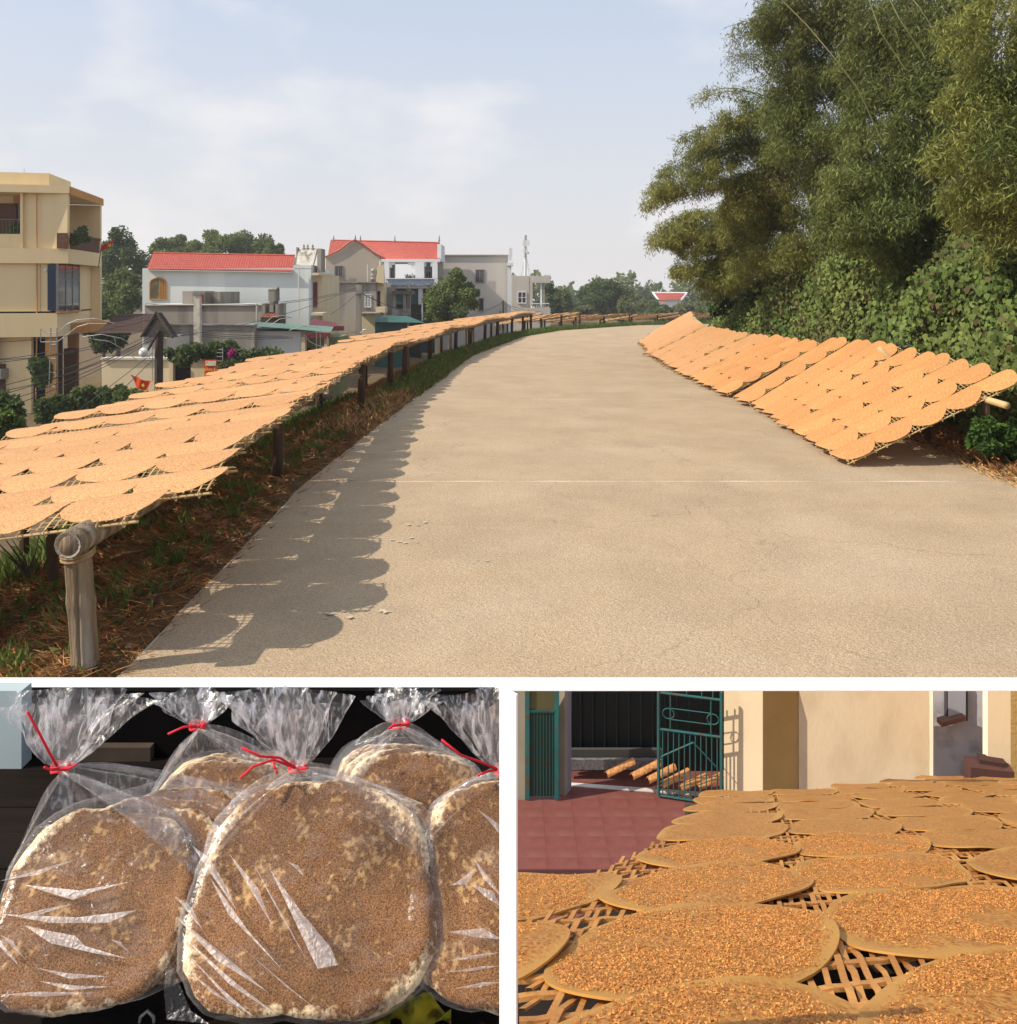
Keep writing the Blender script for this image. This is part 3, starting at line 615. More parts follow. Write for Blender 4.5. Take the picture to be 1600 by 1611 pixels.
# --- mobile mast
ms = thing('mobile_mast', W(827, 520, 80), 'thin white telecom mast with panel antennas, above the grey houses', 'mast')
m = MB(); m.tube(W(826, 500, 80), W(826.5, 405, 80), .40, .34, 8); m.build('pole', m_white, ms)
m = MB(); m.tube(W(826.5, 408, 80), W(827, 370, 80), .36, .3, 6)
for i in range(9):
    a = W(823 + 1, 408 - i * 4, 80); b = W(830 - 1, 404 - i * 4, 80); m.tube(a, b, .05, n=4)
m.build('lattice', m_steel, ms)
for px, py, h in ((824, 378, 9), (828, 378, 10), (831.5, 378, 8), (825, 391, 7), (829, 392, 7)):
    m = MB(); a = W(px, py + h / 2, 79.8); m.box(a.x - .26, a.x + .26, 79.7 * U, 79.75 * U, a.z - h / 2 / F * 80 * U, a.z + h / 2 / F * 80 * U); m.build('panel_antenna', m_white, ms)
m = MB(); m.ball(W(831, 398, 79.6), .25, .15, .25, 8, 5); m.build('dish', m_steel, ms)
m = MB(); 
for px in (819, 822, 833, 836): m.tube(W(px, 436, 80), W(827, 400, 80), .03, n=3)
m.build('guy_wire', m_wire, ms)

# --- pipes, grilles, tanks and washing that clutter the houses
def pipe(parent, pts, D, r, mat): m = MB(); m.path([W(x, y, D) for x, y in pts], r, 5); return m.build('drain_pipe', mat, parent)
pipe(bh, [(598, 410), (598, 446)], 33.9, .06, m_white)
pipe(ph, [(470, 424), (470, 500)], 25.9, .05, m_grey2); pipe(yh, [(58, 300), (58, 412), (58, 520), (56, 640)], 17.93, .035, m_och); pipe(g2, [(833, 436), (833, 500)], 41.9, .06, m_stain)
for wx, wy0, wy1, D, par in ((749, 425, 443, 36.85, gb), (527.5, 419, 435, 33.85, bh)):
    m = MB()
    for i in range(5):
        a, b = W(wx + i * 2.7, wy0, D), W(wx + i * 2.7, wy1, D); m.tube(a, b, .018, n=4)
    m.build('window_grille', m_frame, par)
cu = yb('curtain', .3, .62, .24, .25, zg0 + .05, zg1 - .1, M('net_curtain', (.45, .44, .40), (.36, .35, .32), 9, .9), bay)
rl_ = MB()
for i in range(11):
    x = -11.62 + .082 * i; rl_.tube(P(x, 18.02, zb), P(x, 18.02, zb + .32), .012, n=4)
rl_.tube(P(-11.7, 18.02, zb + .32), P(-10.78, 18.02, zb + .32), .018, n=4); rl_.build('balcony_railing', m_frame, yh)
# ------------------------------------------------------------------ yard: poles, cables, sign, flags
cp = thing('concrete_pole', W(309, 640, 17), 'pale concrete utility pole with slots, left of the red sign', 'utility pole')
bx('shaft', 304.5, 314, 462, 538, 17.0, 17.12, m_conc, cp); bx('leg', 303.4, 306.8, 538, 640, 17.0, 17.13, m_conc, cp); bx('leg', 311.6, 315, 538, 640, 17.0, 17.13, m_conc, cp)
for y in (546, 561, 577, 594): bx('web', 306.8, 311.6, y, y + 5, 17.01, 17.12, m_conc, cp)
bx('top_bracket', 303, 316, 462, 464.5, 16.98, 17.16, m_frame, cp)
wp = thing('wooden_pole', W(249, 640, 14), 'thick dark wooden pole with a satellite dish, at the old tiled hut', 'pole')
m = MB(); m.path([W(249.5, 640, 14), W(250, 560, 14), W(251.5, 520, 14)], [.20, .19, .17], 8); m.build('shaft', m_wood, wp)
m = MB(); m.path([W(232, 552, 13.9), W(246, 528, 13.9), W(249, 522, 13.9)], .06, 5); m.build('strut', m_wood, wp)
m = MB(); c = W(224, 555, 13.8)
m.grid(10, 4, lambda u, v: c + Vector((.22 * v * math.cos(2 * math.pi * u), .16 * v * v - .05, .22 * v * math.sin(2 * math.pi * u)))); m.build('satellite_dish', m_white, wp)
# old tiled hut with a gable end
oh = thing('old_tiled_hut', (W(240, 600, 17).x, 17 * U, LOW * U), 'old hut with dark brown tiled roof and open gable, beside the yellow house', 'hut')
tile_roof('roof', W(150, 526, 17.4), W(238, 524, 16.4), W(186, 494, 19.5), W(246, 494, 18.2), 34, 6, m_oldroof, oh)
m = MB(); a, b, c = W(223, 530, 16.3), W(273, 531, 16.3), W(247, 492, 16.6); m.add([a, b, c, a + Vector((0, .6, 0)), b + Vector((0, .6, 0)), c + Vector((0, .6, 0))], [(0, 1, 2), (3, 5, 4), (0, 2, 5, 3), (1, 4, 5, 2), (0, 3, 4, 1)]); m.build('gable', m_dark, oh)
for p, q in ((a, c), (b, c)):
    m = MB(); m.path([p + Vector((0, -.08, 0)), q + Vector((0, -.08, .03))], .07, 5); m.build('bargeboard', m_wood, oh)
bx('wall', 226, 262, 531, 560, 16.8, 18, m_grey2, oh)
yw = thing('courtyard_wall', (W(260, 600, 15.6).x, 15.6 * U, LOW * U), 'cream courtyard wall with dark doorway, below the old hut', 'wall')
for x0, x1 in ((160, 272), (300, 352)): bx('wall', x0, x1, 566, 690, 15.6, 15.8, m_cream, yw)
bx('doorway', 272.2, 299.8, 570, 690, 15.72, 15.8, m_dark, yw); bx('pilaster', 266, 272, 560, 690, 15.5, 15.597, m_cream, yw)
bx('coping', 158, 354, 563, 566, 15.55, 15.85, m_grey2, yw)
lg = thing('white_courtyard_wall', (W(430, 600, 18.6).x, 18.6 * U, LOW * U), 'long grey rendered yard wall with peeling white patches', 'wall')
bx('wall', 250, 400, 512, 640, 18.8, 19.0, WM('peeling_wall', (.30, .275, .24), (.22, .2, .17), (.5, .48, .44), s3=.9), lg); bx('coping', 250, 400, 510, 512, 18.75, 19.05, m_grey, lg)
sg = thing('red_sign', W(331, 600, 13.5), 'narrow red sign with yellow lettering and a picture on top, behind the left racks', 'sign')
bx('board', 321.5, 341, 566.5, 610, 13.5, 13.53, M('sign_red', (.62, .03, .02), (.56, .03, .02), 2, .6), sg)
bx('picture', 323, 339.5, 568, 575.5, 13.485, 13.498, M('sign_picture', (.35, .55, .5), (.75, .6, .1), 9, .6, c3=(.05, .12, .2), s3=14), sg)
for txt, y in (('BÁN SỈ', 583), ('BÁNH ĐA', 590.5), ('& LẺ', 598)):
    fc = bpy.data.curves.new('lettering', 'FONT'); fc.body = txt; fc.size = .155 if len(txt) > 6 else .19; fc.align_x = 'CENTER'; fc.extrude = .002; fc.materials.append(m_gold)
    tmp = bpy.data.objects.new('lettering', fc); COL.objects.link(tmp); me_ = bpy.data.meshes.new_from_object(tmp.evaluated_get(bpy.context.evaluated_depsgraph_get())); bpy.data.objects.remove(tmp); fo = link('lettering', me_); fo.parent = sg; fo.rotation_euler = (math.pi / 2, 0, 0); p = W(331.2, y + .8, 13.49) - sg.location; fo.location = p
st = thing('steel_post', W(350, 620, 13.6), 'thin steel post with short rungs, beside the red sign', 'post')
m = MB(); m.tube(W(350.5, 610, 13.6), W(350.5, 546, 13.6), .02); m.build('shaft', m_steel, st)
for y in (550, 555, 561, 568):
    m = MB(); m.tube(W(341 if y > 553 else 344, y, 13.6), W(350, y, 13.6), .014, n=4); m.build('rung', m_steel, st)
def flag(name, label, pts, D, mat, star, pole):
    t = thing(name, W(*pole[0], D), label, 'flag')
    m = MB(); m.tube(W(*pole[0], D), W(*pole[1], D), .025, n=5); m.build('pole', m_wood, t)
    A, B_, C_, D_ = [W(*p, D - .05) for p in pts]
    cl = MB(); cl.grid(10, 6, lambda u, v: A.lerp(B_, u).lerp(D_.lerp(C_, u), v) + Vector((0, .07 * math.sin(u * 9 + v * 2), .03 * math.sin(u * 7)))); f = cl.build('cloth', mat, t, True)
    c = W(*star, D - .09); m = MB(); r = .13 * D / 17
    m.add([c + Vector((r * (1 if i % 2 == 0 else .4) * math.sin(math.pi * i / 5 + .4), 0, r * (1 if i % 2 == 0 else .4) * math.cos(math.pi * i / 5 + .4))) for i in range(10)], [tuple(range(10))]); m.build('star', m_gold, f)
flag('red_flag', 'red flag with yellow star flying from the yellow house corner', [(158, 390), (181, 374), (178, 384), (159, 397)], 19.5, m_red, (172.5, 386), ((155, 420), (160, 384)))
flag('orange_flag', 'orange-red flag with star hanging over the yard by the wooden pole', [(208, 592), (238, 600), (233, 614), (214, 612)], 13, m_orange, (225, 606), ((240, 640), (207, 590)))
# welded steel arch frames and ladder by the yellow house
fr = thing('steel_arch_frame', W(78, 660, 13), 'welded steel ladder frame with curved arch, before the yellow house', 'frame')
for x0, x1 in ((75.5, 80), (85.5, 89.5)):
    m = MB(); m.tube(W(x0, 670, 13), W(x1, 516, 13), .024, n=5); m.build('upright', m_steel, fr)
for i in range(8):
    y = 542 + i * 22; m = MB(); m.tube(W(79.5 - i * .5, y, 13), W(89 - i * .5, y, 13), .022, n=4); m.build('rung', m_steel, fr)
for pts in ([(90, 524), (105, 510), (122, 503), (150, 501), (181, 509)], [(90, 538), (106, 526), (122, 514), (140, 509), (168, 509)], [(64, 518), (75, 524), (90, 524)], [(64, 538), (90, 538)], [(64, 518), (64, 538)], [(107, 509), (110, 522)], [(137, 502), (139, 510)], [(166, 504), (168, 510)]):
    m = MB(); m.path([W(x, y, 13) for x, y in pts], .016, 5); m.build('arch_rail', m_steel, fr)
f2 = thing('steel_gate_arch', W(240, 600, 13.4), 'curved steel gate arch sweeping down to the wooden pole', 'arch')
for pts in ([(130, 530), (160, 526), (190, 532), (215, 546), (235, 562), (240, 575)], [(148, 534), (172, 537), (195, 550), (215, 566), (240, 575)], [(147, 529), (148, 534)], [(180, 529), (182, 541)], [(210, 543), (207, 558)], [(240, 548), (240, 600)], [(232, 566), (240, 566)]):
    m = MB(); m.path([W(x, y, 13.4) for x, y in pts], .016, 5); m.build('arch_rail', m_steel, f2)
f3 = thing('pipe_frame', W(500, 560, 18), 'bent pale pipe railing in front of the green roofed shed', 'frame')
for pts in ([(478, 526), (488, 538), (500, 544), (513, 546)], [(498, 524), (498, 552)], [(504, 526), (504, 552)], [(515, 529), (515, 552)], [(415, 510), (428, 499), (445, 496), (458, 500)], [(425, 512), (440, 502), (460, 499)], [(455, 520), (475, 513), (500, 515)]):
    m = MB(); m.path([W(x, y, 18) for x, y in pts], .02, 4); m.build('rail', m_steel, f3)
# poles further back
p2 = thing('mossy_concrete_pole', W(563, 560, 25), 'rough concrete pole with cables, before the stained concrete house', 'utility pole')
bx('shaft', 560, 567.5, 452, 560, 25, 25.15, m_stain, p2); bx('collar', 559, 569, 448, 462, 24.96, 25.2, m_stain, p2)
sl = thing('street_lamp', W(566, 530, 24.8), 'small white street lamp arm on the rough concrete pole', 'lamp')
m = MB(); m.path([W(567, 524, 24.8), W(572, 520, 24.8)], .03, 5); m.build('arm', m_steel, sl); m = MB(); m.ball(W(573.5, 518.8, 24.8), .16, .1, .06, 8, 5); m.build('lamp_head', m_white, sl)
p3 = thing('cable_pole', W(791.5, 505, 33), 'short dark cable pole before the white pillar', 'pole')
m = MB(); m.tube(W(791.5, 520, 33), W(791.5, 473, 33), .1); m.build('shaft', m_wood, p3)
p4 = thing('thin_pole', W(786, 505, 33), 'short thin stake left of the cable pole', 'pole'); m = MB(); m.tube(W(786.5, 520, 33), W(786.5, 489, 33), .06); m.build('shaft', m_wood, p4)
cables = [((0, 566, 12), (160, 545, 13), 4), ((0, 570, 12), (245, 512, 14), 9), ((0, 608, 10), (250, 520, 14), 8), ((0, 622, 10), (250, 524, 14), 8), ((0, 634, 10), (250, 526, 14), 10), ((0, 645, 10), (250, 529, 14), 9), ((-5, 565, 9), (75, 553, 13), 2),
    ((60, 690, 9), (240, 555, 14), 3), ((0, 538, 12), (248, 500, 14), 7), ((0, 616, 10), (250, 522, 14), 14), ((100, 700, 9), (246, 560, 14), 2), ((40, 610, 12), (250, 530, 14), 5),
    ((251, 517, 14), (308, 519, 17), 5), ((251, 519, 14), (308, 522, 17), 6), ((251, 522, 14), (308, 526, 17), 4), ((251, 515, 14), (308, 512, 17), 6), ((309, 522, 17), (480, 528, 20), 3), ((309, 525, 17), (490, 527, 20), 5), ((309, 528, 17), (500, 527, 20), 6), ((309, 518, 17), (420, 514, 20), 4),
    ((229, 477, 22), (309, 480, 17), 2), ((309, 480, 17), (560, 454, 25), 9), ((360, 482, 20), (560, 457, 25), 6), ((567, 461, 25), (660, 494, 30), 4), ((520, 495, 24), (560, 463, 25), 2), ((500, 525, 22), (562, 522, 25), 2), ((567, 460, 25), (700, 510, 30), 5),
    ((740, 496, 30), (791, 476, 33), 3), ((750, 490, 30), (791, 475, 33), 3), ((791, 475, 33), (852, 490, 42), 4), ((791, 477, 33), (835, 492, 42), 3), ((270, 530, 15), (560, 452, 25), 12)]
for a, b, sag in cables:
    A, B_ = W(*a), W(*b); m = MB(); n = 12
    m.path([A.lerp(B_, i / n) - Vector((0, 0, 4 * (i / n) * (1 - i / n) * sag / F * (a[2] + b[2]) / 2 * U)) for i in range(n + 1)], .011 + .00035 * (a[2] + b[2]) / 2, 3, False)
    tag(m.build('cable', m_wire, origin=A), 'dark overhead cable sagging across the yard below the road', 'cable', 'overhead cables of the yard')

# ------------------------------------------------------------------ trees
def LM(name, c1, c2, **k): return M(name, c1, c2, k.pop('scale', .5), .7, island=k.pop('island', .45), trans=k.pop('trans', .36), spec=.25, **k)
m_leaf_dk = LM('dark_leaf', (0.060, 0.099, 0.030), (0.105, 0.147, 0.042)); m_leaf_md = LM('mid_leaf', (0.094, 0.133, 0.038), (0.145, 0.181, 0.052)); m_leaf_lt = LM('light_leaf', (0.098, 0.150, 0.033), (0.156, 0.195, 0.052))
m_leaf_ol = LM('olive_leaf', (0.111, 0.124, 0.052), (0.156, 0.163, 0.072)); m_bark = M('bark', (.12, .09, .065), (.06, .045, .035), 6, .95, .6, 20, stretch=(1, 1, .2))
def clumps(n, c, r, nb, seed, fill=.75):
    """Leaf positions in many overlapping lobes spread through an ellipsoid, and the outward direction of each."""
    g = np.random.default_rng(seed); d = nrm(g.normal(size=(nb, 3))); rad = g.random(nb) ** .45 * fill
    bc = d * rad[:, None]; br = g.uniform(.2, .38, nb) * (1.15 - .45 * rad)
    k = g.integers(0, nb, n); dd = nrm(g.normal(size=(n, 3))); rr = g.random(n) ** .4
    p = bc[k] + dd * (br[k] * rr)[:, None]
    return np.array(c) + p * np.array(r), nrm(dd + .6 * bc[k] + np.array([0, 0, .35])), g
def tree(name, label, px, ytop, ybot, D, wpx, mat, n, leaf, nb=26, trunk=True, group=None, seed=1, zb=None, depth=1.0, cat='tree', extra=()):
    top = W(px, ytop, D); bot = W(px, ybot, D); rx = wpx / 2 / F * D * U; rz = (top.z - bot.z) / 2; c = Vector((top.x, D * U, (top.z + bot.z) / 2))
    zb = (LOW * U if zb is None else zb)
    t = thing(name, (c.x, c.y, zb), label, cat, group)
    if trunk:
        m = MB(); hgt = c.z - zb; m.path([(c.x, c.y, zb), (c.x + .05 * rx, c.y, zb + hgt * .5), (c.x - .05 * rx, c.y, c.z + rz * .3)], [rx * .075 + .03, rx * .055 + .02, rx * .02 + .01], 7)
        r2 = random.Random(seed)
        for i in range(7):
            z0 = c.z - rz * r2.uniform(.1, .9); a = r2.random() * 6.3; m.path([(c.x, c.y, z0), (c.x + .4 * rx * math.cos(a), c.y + .4 * rx * math.sin(a), z0 + .3 * rz), (c.x + .75 * rx * math.cos(a), c.y + .75 * rx * math.sin(a), z0 + .6 * rz)], [rx * .035 + .01, rx * .022 + .008, .008], 5)
        m.build('trunk', m_bark, t)
    p, o, g = clumps(n, c, (rx * 1.16, rx * 1.16 * depth, rz * 1.16), nb, seed)
    for (px2, py2, r2x, r2y, n2) in extra:
        p2, o2, _ = clumps(n2, W(px2, py2, D), (r2x / F * D * U, r2x / F * D * U, r2y / F * D * U), 10, seed + 500 + n2); p = np.concatenate([p, p2]); o = np.concatenate([o, o2]); n += n2
    dr = nrm(g.normal(size=(n, 3)) + o * .6 + np.array([0, 0, -.35])); ln = leaf * U * g.uniform(.6, 1.3, n)
    leafmesh('crown', p, dr, o + g.normal(0, .45, (n, 3)), ln, ln * .33, mat, t)
    return t
tree('broadleaf_tree', 'tall dark open-crowned tree behind the yellow house and red flag', 192, 350, 470, 38, 82, m_leaf_dk, 9000, .13, 16, seed=3)
tree('bushy_tree', 'dense green bushy tree between the yellow house and pale blue house', 185, 418, 520, 31, 96, m_leaf_md, 9000, .12, 22, seed=4)
tree('bushy_tree', 'dark small tree growing at the yellow house balcony side', 162, 470, 560, 22, 70, m_leaf_dk, 6000, .09, 18, seed=41)
for i, (px, yt, w) in enumerate(((262, 375, 70), (300, 366, 80), (345, 358, 90), (392, 362, 80), (422, 376, 52))):
    tree('hilltop_tree', f'{ordi(i + 1)} rounded tree from the left in the grove above the long red roof', px, yt, 425, 48 + (i % 2) * 2, w, m_leaf_md if i % 2 else m_leaf_lt, 6500, .16, 16, seed=20 + i, group='grove behind the pale blue house')
tree('round_tree', 'bright green round tree in front of the plain grey house', 706, 436, 520, 27, 92, m_leaf_lt, 15000, .085, 30, seed=6, depth=.8, extra=((718, 440, 26, 22, 4000), (735, 462, 24, 22, 3500)))
tree('round_tree', 'narrow top of the bright green tree before the grey house', 718, 420, 470, 27.2, 42, m_leaf_lt, 5000, .085, 12, seed=61) if False else None
tree('broadleaf_tree', 'mid-sized dark tree right of the open grey porch', 880, 438, 500, 55, 60, m_leaf_dk, 9000, .17, 22, seed=7)
tree('broadleaf_tree', 'largest dark spreading tree in the distance beyond the far racks', 946, 436, 502, 56, 100, m_leaf_dk, 16000, .17, 30, seed=8)
tree('shrub', 'low olive shrub under the distant dark trees', 920, 480, 502, 50, 70, m_leaf_ol, 4000, .15, 14, seed=9, trunk=False, cat='shrub')
for i, (px, yt, w) in enumerate(((1030, 474, 34), (1062, 476, 36), (1095, 468, 50), (1128, 462, 44), (845, 470, 26))):
    tree('distant_tree', f'{["small hazy tree left of the temple hall", "small hazy tree below the temple roof", "broad hazy tree right of the temple roof", "hazy tree at the foot of the bamboo", "tree seen through the open porch"][i]}', px, yt, 505, 68, w, m_leaf_md, 3500, .2, 14, seed=80 + i, group='trees around the distant temple')
for i, (px, yt, w, D) in enumerate(((668, 425, 30, 60), (640, 432, 40, 62), (508, 420, 26, 60), (620, 440, 30, 64))):
    tree('distant_tree', f'distant tree glimpsed behind the houses, {["beside", "inside", "left of", "low within"][i]} the white veranda', px, yt, 500, D, w, m_leaf_dk, 2200, .2, 12, seed=90 + i)
for i, (px, yt, w, D) in enumerate(((1000, 470, 60, 74), (1045, 480, 50, 60), (1082, 478, 60, 58), (1110, 474, 50, 50), (900, 470, 60, 66), (860, 476, 50, 62), (820, 482, 40, 60), (975, 478, 44, 62))):
    tree('distant_tree', f'low distant tree of the hedge beyond the bend, {ordi(i + 1)} of the row', px, yt, 506, D, w, (m_leaf_md, m_leaf_dk, m_leaf_ol)[i % 3], 3600, .19, 14, seed=180 + i, group='low trees beyond the bend')
# far woods closing the plain
g = np.random.default_rng(77); n = 30000; a = g.uniform(-72, 72, n); d = 105 + g.uniform(-5, 5, n); hh = 3.3 + .9 * np.sin(a * .55) + .7 * np.sin(a * 1.7 + 1) + .5 * np.sin(a * 4.1); p = np.stack([a, d, LOW + hh * g.random(n) ** .7], 1)
tag(leafmesh('far_woods', p * U, g.normal(size=(n, 3)), g.normal(size=(n, 3)) + np.array([-.4, -.6, .6]), np.full(n, .55 * U), np.full(n, .24 * U), m_leaf_md), kind='stuff')
# fan palm
fp = thing('fan_palm', W(988, 505, 46), 'pale green fan palm at the end of the far racks', 'palm')
m = MB(); m.path([W(988, 510, 46), W(990, 482, 46)], [.2, .16], 7); m.build('trunk', m_bark, fp)
g = np.random.default_rng(5); Cn = []; Dr = []
c0 = np.array(W(992, 481, 46))
for k in range(34):
    a = g.uniform(0, 6.28); el = g.uniform(-.5, 1.2); d = np.array([math.cos(a) * math.cos(el), math.sin(a) * math.cos(el), math.sin(el)]); tip = c0 + d * 1.35
    for j in range(14):
        s = nrm((d + g.normal(0, .5, 3) + np.array([0, 0, -.25]))[None])[0]; Cn.append(tip); Dr.append(s)
Cn = np.array(Cn); Dr = np.array(Dr); leafmesh('frond', Cn, Dr, np.tile([0, -.5, 1.0], (len(Cn), 1)), np.full(len(Cn), .85), np.full(len(Cn), .07), LM('palm_leaf', (.13, .15, .06), (.18, .19, .085)), fp)
# yard shrubs
for i, (px, yt, yb, D, w, mt, lab) in enumerate(((8, 618, 690, 9, 60, m_leaf_dk, 'dark leafy shrub at the left edge before the yellow house'), (16, 652, 700, 7.2, 70, m_leaf_lt, 'bright green shrub at the left edge above the racks'), (82, 622, 665, 12.5, 50, m_leaf_dk, 'dark potted shrub under the steel ladder frame'), (132, 606, 655, 13, 46, m_leaf_md, 'palm-like green plant before the yellow house entrance'),
        (178, 606, 650, 13, 40, m_leaf_dk, 'dark shrub under the curved gate arch'), (214, 612, 640, 12, 56, m_leaf_lt, 'bright green shrub below the orange flag'), (292, 536, 576, 14.8, 66, m_leaf_dk, 'dark climbing bush on the cream courtyard wall'), (412, 540, 600, 15, 96, m_leaf_dk, 'dark bougainvillea bush behind the racks, right of the red sign'),
        (350, 535, 575, 15.2, 60, m_leaf_dk, 'dark climber over the yard wall behind the sign'), (358, 568, 600, 13.2, 34, m_leaf_ol, 'small yellowish palm beside the red sign'), (545, 528, 560, 21, 30, m_leaf_md, 'small green bush under the maroon awning'), (240, 444, 478, 24, 22, m_leaf_dk, 'plant pot foliage under the arched window') if False else (60, 560, 610, 15, 40, m_leaf_dk, 'dark foliage in the yellow house porch'))):
    tree('garden_shrub', lab, px, yt, yb, D, w, mt, 4200, .075 if D > 10 else .06, 16, seed=120 + i, trunk=False, cat='shrub', zb=W(px, yb, D).z)
tree('bougainvillea', 'magenta bougainvillea spray behind the steel post', 367, 550, 562, 14.6, 14, LM('magenta_petal', (.45, .02, .22), (.35, .02, .2)), 260, .05, 6, seed=140, trunk=False, cat='flower', zb=W(367, 562, 14.6).z)
tree('balcony_plant', 'dark green plant trailing over the yellow house balcony parapet', 126, 356, 386, 18.3, 46, m_leaf_dk, 2200, .07, 10, seed=141, trunk=False, cat='plant', zb=W(126, 386, 18.3).z)
tree('balcony_plant', 'green plant in the upper left window of the yellow house', 24, 352, 368, 18.3, 22, m_leaf_lt, 700, .07, 6, seed=142, trunk=False, cat='plant', zb=W(24, 368, 18.3).z)
# bare twigs and yard rubbish below the near rack end
tw = MB(); r2 = random.Random(4)
for k in range(9):
    p = W(42 + r2.gauss(0, 4), 905, 2.9); 
    q = p + Vector((r2.gauss(0, .18), r2.gauss(0, .1), r2.uniform(.15, .4))); tw.path([p, p.lerp(q, .5) + Vector((.02, 0, 0)), q], [.012, .008, .003], 4)
tag(tw.build('bare_twig', m_bark), 'pale bare twigs standing under the near rack end', 'twigs')
# trailing weeds on the bank behind the racks
X = -2.4 - 2.2 * rng.random(14000); D = 2 + 10 * rng.random(14000)
blades('weeds', X, D, .10, .022, (.3, 1.3), m_leaf_lt)

# ------------------------------------------------------------------ creeper bank and bamboo on the right
XB = [(3.4, 2.75), (4.5, 2.98), (6, 3.08), (7.5, 3.22), (10, 3.36), (12.8, 3.45), (15.5, 3.9), (18, 4.7), (20, 6.2)]
HC = [(3.4, .9), (4.5, 1.15), (6, 1.35), (7.5, 1.62), (9, 1.85), (10.5, 1.7), (12, 1.25), (15, .72), (18, .6), (20, .5)]
def mound(D, t, inset=0.0):
    xb = np.interp(D, [a for a, _ in XB], [b for _, b in XB]); hc = np.interp(D, [a for a, _ in HC], [b for _, b in HC])
    bl = .13 * np.sin(D * 2.9 + 5 * t) + .10 * np.sin(D * 6.3 - 7 * t + 1) + .07 * np.sin(D * 11 + 3 * t)
    X = xb + 1.25 * t ** 1.5 + .05 + inset - bl * (.25 + t); Z = .02 + hc * np.sin(t * np.pi / 2) ** .75 + .6 * bl * t - inset * .7
    return X, Z
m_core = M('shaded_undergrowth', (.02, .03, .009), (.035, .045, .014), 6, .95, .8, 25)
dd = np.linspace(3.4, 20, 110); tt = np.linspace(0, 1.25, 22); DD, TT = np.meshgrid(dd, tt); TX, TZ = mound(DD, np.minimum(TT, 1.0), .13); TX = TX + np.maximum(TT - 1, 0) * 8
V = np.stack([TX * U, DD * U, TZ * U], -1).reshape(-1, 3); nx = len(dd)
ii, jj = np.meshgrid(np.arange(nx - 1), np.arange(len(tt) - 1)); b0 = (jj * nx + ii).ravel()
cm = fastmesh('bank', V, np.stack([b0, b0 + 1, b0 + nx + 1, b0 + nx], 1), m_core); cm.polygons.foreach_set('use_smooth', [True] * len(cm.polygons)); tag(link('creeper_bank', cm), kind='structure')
m_creep = LM('creeper_leaf', (.092, .145, .030), (.15, .18, .045), scale=.45, c3=(.10, .075, .03), s3=.35, trans=.25)
m_creep2 = LM('dry_creeper_leaf', (.13, .11, .04), (.10, .06, .03), scale=.8)
def creeper(name, n, d0, d1, size, mat, seed, t0=0, t1=1.05, pw=1.0, jit=.05, broad=True):
    g = np.random.default_rng(seed); D = d0 + (d1 - d0) * g.random(n) ** pw; t = np.minimum(t0 + (t1 - t0) * g.random(n), 1.0); X, Z = mound(D, t)
    p = np.stack([X, D, Z], 1) + g.normal(0, jit, (n, 3)); p[:, 2] = np.maximum(p[:, 2], .0)
    nr = np.array([-.75, -.35, .55]) + g.normal(0, .42, (n, 3)); dr = np.array([-.15, -.1, -1.0]) + g.normal(0, .5, (n, 3)); ln = size * U * g.uniform(.6, 1.35, n)
    return tag(leafmesh(name, p * U, dr, nr, ln, ln * .40, mat, fold=.3, broad=broad), kind='stuff')
creeper('creeper', 56000, 4.0, 9, .043, m_creep, 31, pw=1.1); creeper('creeper', 46000, 8, 20, .052, m_creep, 32, jit=.07, broad=False); creeper('withered_creeper', 3500, 4, 12, .06, m_creep2, 33, .0, .8)
tree('bank_shrub', 'fresh green shrub below the near right-hand rack, by the dry litter', 1580, 650, 725, 4.55, 110, LM('shrub_leaf', (.05, .11, .018), (.085, .15, .03)), 5200, .036, 16, seed=201, trunk=False, cat='shrub', zb=W(1580, 725, 4.55).z, depth=.5)
tree('bank_shrub', 'dark round shrub at the far end of the creeper bank', 1140, 455, 505, 13.6, 56, m_leaf_dk, 4500, .07, 14, seed=202, trunk=False, cat='shrub', zb=W(1140, 505, 13.6).z)
tree('bank_shrub', 'grey-green leafy shrub above the upper edge of the right racks', 1440, 545, 592, 6.3, 100, LM('greygreen_leaf', (.12, .15, .075), (.16, .19, .1)), 3000, .042, 12, seed=203, trunk=False, cat='shrub', zb=W(1440, 592, 6.3).z, depth=.4)

